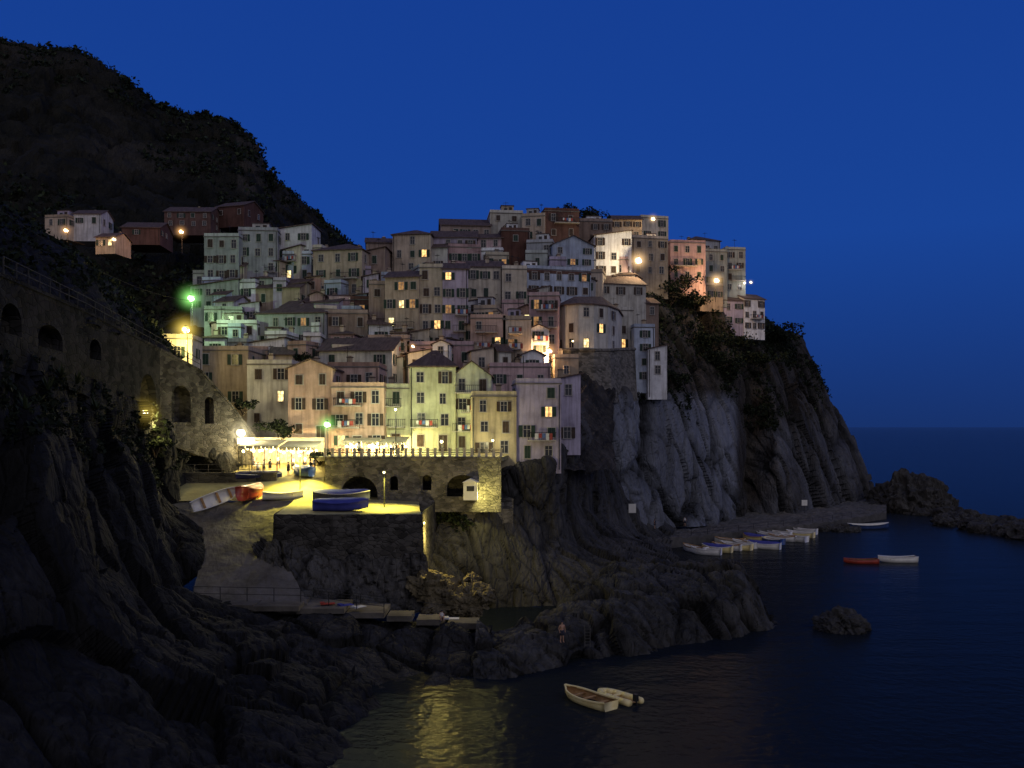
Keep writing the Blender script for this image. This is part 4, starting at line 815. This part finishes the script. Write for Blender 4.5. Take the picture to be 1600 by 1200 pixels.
for (u,v,Y) in ((75,610,66),(120,600,74),(40,640,60),(95,590,72),(150,640,78)):
    mb=MB()
    for k in range(22):
        a=random.uniform(0,6.28); el=random.uniform(.2,1.4); d=Vector((math.cos(a)*math.cos(el),math.sin(a)*math.cos(el),math.sin(el))); s_=d.cross(Vector((0,0,1))).normalized()*.1; l=random.uniform(.9,1.4)
        mb.add([-s_,s_,d*l*.6+s_*.8,d*l,d*l*.6-s_*.8],[(0,1,2,3,4)])
    e=obj('agave',None,loc=P(u,v,Y)); obj('leaf',mb.mesh('leaf',['leaf_light']),e); tag(e,'spiky agave plant on the dark slope','plant','agaves')
cs=[];rs=[]
for _ in range(750):
    i=random.randint(25,78); j=random.randint(10,100); cs.append(HV[i,j]); rs.append(random.uniform(.4,1.2))
for _ in range(500):
    i=random.randint(0,110); j=random.randint(75,225); cs.append(LV[i,j]); rs.append(random.uniform(.25,.6))
tag(obj('hillside_scrub',foliage_mesh('hillside_scrub',cs,rs,26,.24,('leaf','leaf'))),'low dark scrub on the near hillside','scrub',None,'stuff')
mb=MB(); a=P(-40,300,70); b_=P(300,470,130); pr=a
for k in range(1,25):
    t=k/24; q=a.lerp(b_,t); q.z-=3.5*4*t*(1-t)*.5; mb.cyl(pr,q,.03,n=4); pr=q
tag(obj('overhead_cable',mb.mesh('overhead_cable',['rope'])),'thin dark overhead cable crossing the hillside','cable')
e=obj('ladder',None,loc=P(918,1003,84.5)); mb=MB(); mb.cyl((-.25,0,-.5),(-.25,.1,1.5),.03,n=6); mb.cyl((.25,0,-.5),(.25,.1,1.5),.03,n=6); obj('side_rail',mb.mesh('side_rail',['concrete']),e)
mb=MB(); 
for k in range(6): mb.cyl((-.25,.02,-.3+k*.3),(.25,.02,-.3+k*.3),.02,n=6)
obj('rung',mb.mesh('rung',['concrete']),e); tag(e,'short metal bathing ladder fixed on the rocks','ladder')
# ---------------------------------------------------------------- people
def person_mesh(sit=False,mat='skin'):
    if not sit: J={'pel':(0,0,.95,.13),'ch':(0,-.02,1.3,.145),'nk':(0,-.03,1.5,.055),'hd':(0,-.04,1.64,.095),'tp':(0,-.04,1.75,.07),
      'hl':(-.1,0,.9,.095),'kl':(-.12,-.05,.5,.06),'al':(-.13,0,.08,.04),'tl':(-.14,-.15,.03,.035),'hr':(.1,0,.9,.095),'kr':(.13,.03,.5,.06),'ar':(.15,.05,.08,.04),'tr':(.16,-.1,.03,.035),
      'sl':(-.19,-.02,1.42,.055),'el':(-.26,.03,1.13,.042),'wl':(-.24,-.1,.9,.028),'fl':(-.23,-.13,.8,.028),'sr':(.19,-.02,1.42,.055),'er':(.27,.02,1.13,.042),'wr':(.22,-.14,.92,.028),'fr':(.2,-.18,.83,.028)}
    else: J={'pel':(0,0,.14,.13),'ch':(0,-.06,.48,.145),'nk':(0,-.1,.68,.055),'hd':(0,-.14,.81,.095),'tp':(0,-.14,.92,.07),
      'hl':(-.1,-.02,.12,.095),'kl':(-.15,-.42,.42,.062),'al':(-.13,-.6,.06,.04),'tl':(-.13,-.74,.03,.035),'hr':(.1,-.02,.12,.095),'kr':(.15,-.42,.4,.062),'ar':(.14,-.62,.06,.04),'tr':(.14,-.76,.03,.035),
      'sl':(-.19,-.08,.6,.055),'el':(-.24,-.28,.42,.042),'wl':(-.12,-.46,.44,.028),'fl':(-.06,-.5,.42,.028),'sr':(.19,-.08,.6,.055),'er':(.24,-.28,.42,.042),'wr':(.12,-.46,.42,.028),'fr':(.06,-.5,.4,.028)}
    E=[('pel','ch'),('ch','nk'),('nk','hd'),('hd','tp'),('pel','hl'),('hl','kl'),('kl','al'),('al','tl'),('pel','hr'),('hr','kr'),('kr','ar'),('ar','tr'),('ch','sl'),('sl','el'),('el','wl'),('wl','fl'),('ch','sr'),('sr','er'),('er','wr'),('wr','fr')]
    ks=list(J); me=bpy.data.meshes.new('body'); me.from_pydata([J[k][:3] for k in ks],[(ks.index(a),ks.index(b)) for a,b in E],[])
    o=bpy.data.objects.new('tmp',me); COL.objects.link(o); md=o.modifiers.new('s','SKIN')
    for k,sv in zip(ks,me.skin_vertices[0].data): sv.radius=(J[k][3],J[k][3]); sv.use_root=(k=='pel')
    md2=o.modifiers.new('ss','SUBSURF'); md2.levels=1
    dg=bpy.context.evaluated_depsgraph_get(); dg.update(); m2=bpy.data.meshes.new_from_object(o.evaluated_get(dg)); bpy.data.objects.remove(o)
    m2.materials.clear(); m2.materials.append(MATS[mat]); m2.name='body'; m2.polygons.foreach_set('use_smooth',[True]*len(m2.polygons)); return m2
BS=person_mesh(); BT=person_mesh(True)
sh_=MB(); sh_.cyl((0,0,.62),(0,0,1.02),.22,.165,n=12); SHORTS=sh_.mesh('shorts',['cloth_dark'],True)
def shirt(mt,z0=.98,z1=1.46,y=0): mb=MB(); mb.cyl((0,y,z0),(0,y-.02,z1-.1),.175,.2,n=12); mb.cyl((0,y-.02,z1-.1),(0,y-.03,z1+.04),.2,.08,n=12); return mb.mesh('shirt',[mt],True)
SH=[shirt('cloth_white'),shirt('cloth_dark')]; mb=MB(); mb.sphere((0,-.02,1.69),.105,n=6); HAIR=mb.mesh('hair',['cloth_dark'],True)
mb=MB(); mb.sphere((0,-.12,.86),.105,n=6); HAIRS=mb.mesh('hair',['cloth_dark'],True); SHS=shirt('cloth_white',.18,.66,-.05)
def person(p,rz,sit=False,top=None,label='person',group=None,s=1.0):
    e=obj('person',None,loc=p,rot=(0,0,rz),scale=(s,s,s)); obj('body',BT if sit else BS,e)
    obj('hair',HAIRS if sit else HAIR,e)
    if not sit: obj('shorts',SHORTS,e)
    if top is not None: obj('shirt',SHS if sit else SH[top],e)
    tag(e,label,'person',group)
person(P(878,1004,83),.4,label='shirtless person in dark shorts standing on rocks',s=1.15)
person(P(690,968,86),.2,True,0,'person in white shirt sitting on the quay')
person(P(1070,822,166),0,False,0,'person in white shirt standing on the quay'); person(P(1023,826,160),1,False,1,'person in dark clothes standing on the quay')
for k in range(14):
    u=random.choice([random.uniform(395,500),random.uniform(540,640)]); Y=random.uniform(112.5,117); person(Pz(u,Y,gz_(u,Y)),random.uniform(0,6),False,k%2,'person in '+('white' if k%2==0 else 'dark')+' shirt standing by restaurant','people on the village square')
for k,(u,v,m_) in enumerate([(706,969,'cloth_white'),(512,946,'boat_red'),(540,948,'tarp_blue'),(560,951,'cloth_white')]):
    mb=MB(); mb.box(-.7,.7,-.4,.4,0,.04); mb.box(-.7,-.3,-.35,.35,.04,.16); o=obj('beach_towel',mb.mesh('beach_towel',[m_]),None,P(u,v-1,86.2)+Vector((0,0,.1)),(0,0,.3*k)); tag(o,'folded beach towel lying on the quay','towel','towels on the quay')
# ---------------------------------------------------------------- world & camera
w=bpy.data.worlds.new('World'); SC.world=w; w.use_nodes=True; nt=w.node_tree; L=nt.links.new; bg=nt.nodes['Background']
tc=N(nt,'ShaderNodeTexCoord'); sx=N(nt,'ShaderNodeSeparateXYZ'); L(tc.outputs['Generated'],sx.inputs[0])
r=N(nt,'ShaderNodeValToRGB'); cr=r.color_ramp; cr.elements[0].position=0; cr.elements[0].color=(.0085,.031,.145,1); cr.elements[1].position=1; cr.elements[1].color=(.02,.05,.20,1)
for p,c in ((.08,(.0088,.041,.21)),(.2,(.0092,.056,.305)),(.45,(.0075,.047,.285))): q=cr.elements.new(p); q.color=(*c,1)
L(sx.outputs[2],r.inputs[0])
mr=N(nt,'ShaderNodeMapRange'); mr.inputs['From Min'].default_value=.15; mr.inputs['From Max'].default_value=-.7; L(sx.outputs[1],mr.inputs['Value'])
mx=N(nt,'ShaderNodeMix',data_type='RGBA'); L(mr.outputs[0],mx.inputs[0]); L(r.outputs[0],mx.inputs[6]); mx.inputs[7].default_value=(.275,.265,.32,1)
L(mx.outputs[2],bg.inputs[0]); bg.inputs[1].default_value=1.0
sd=bpy.data.lights.new('afterglow_sun','SUN'); sd.energy=.17; sd.angle=math.radians(20); sd.color=(1,.93,.88)
obj('afterglow_sun',sd,None,(0,0,100),(math.radians(58),0,math.radians(50)))
cd=bpy.data.cameras.new('camera'); cd.lens=31.5; cd.sensor_width=36; cd.shift_y=67/1600; cd.clip_end=100000; cd.clip_start=.5
cam=obj('camera',cd,None,(0,0,CZ),(math.radians(90),0,0)); SC.camera=cam
SC.view_settings.view_transform='Standard'; SC.view_settings.look='None'; SC.view_settings.exposure=0
print('houses',HN,'windows',len(WINS),'objects',len(bpy.data.objects))
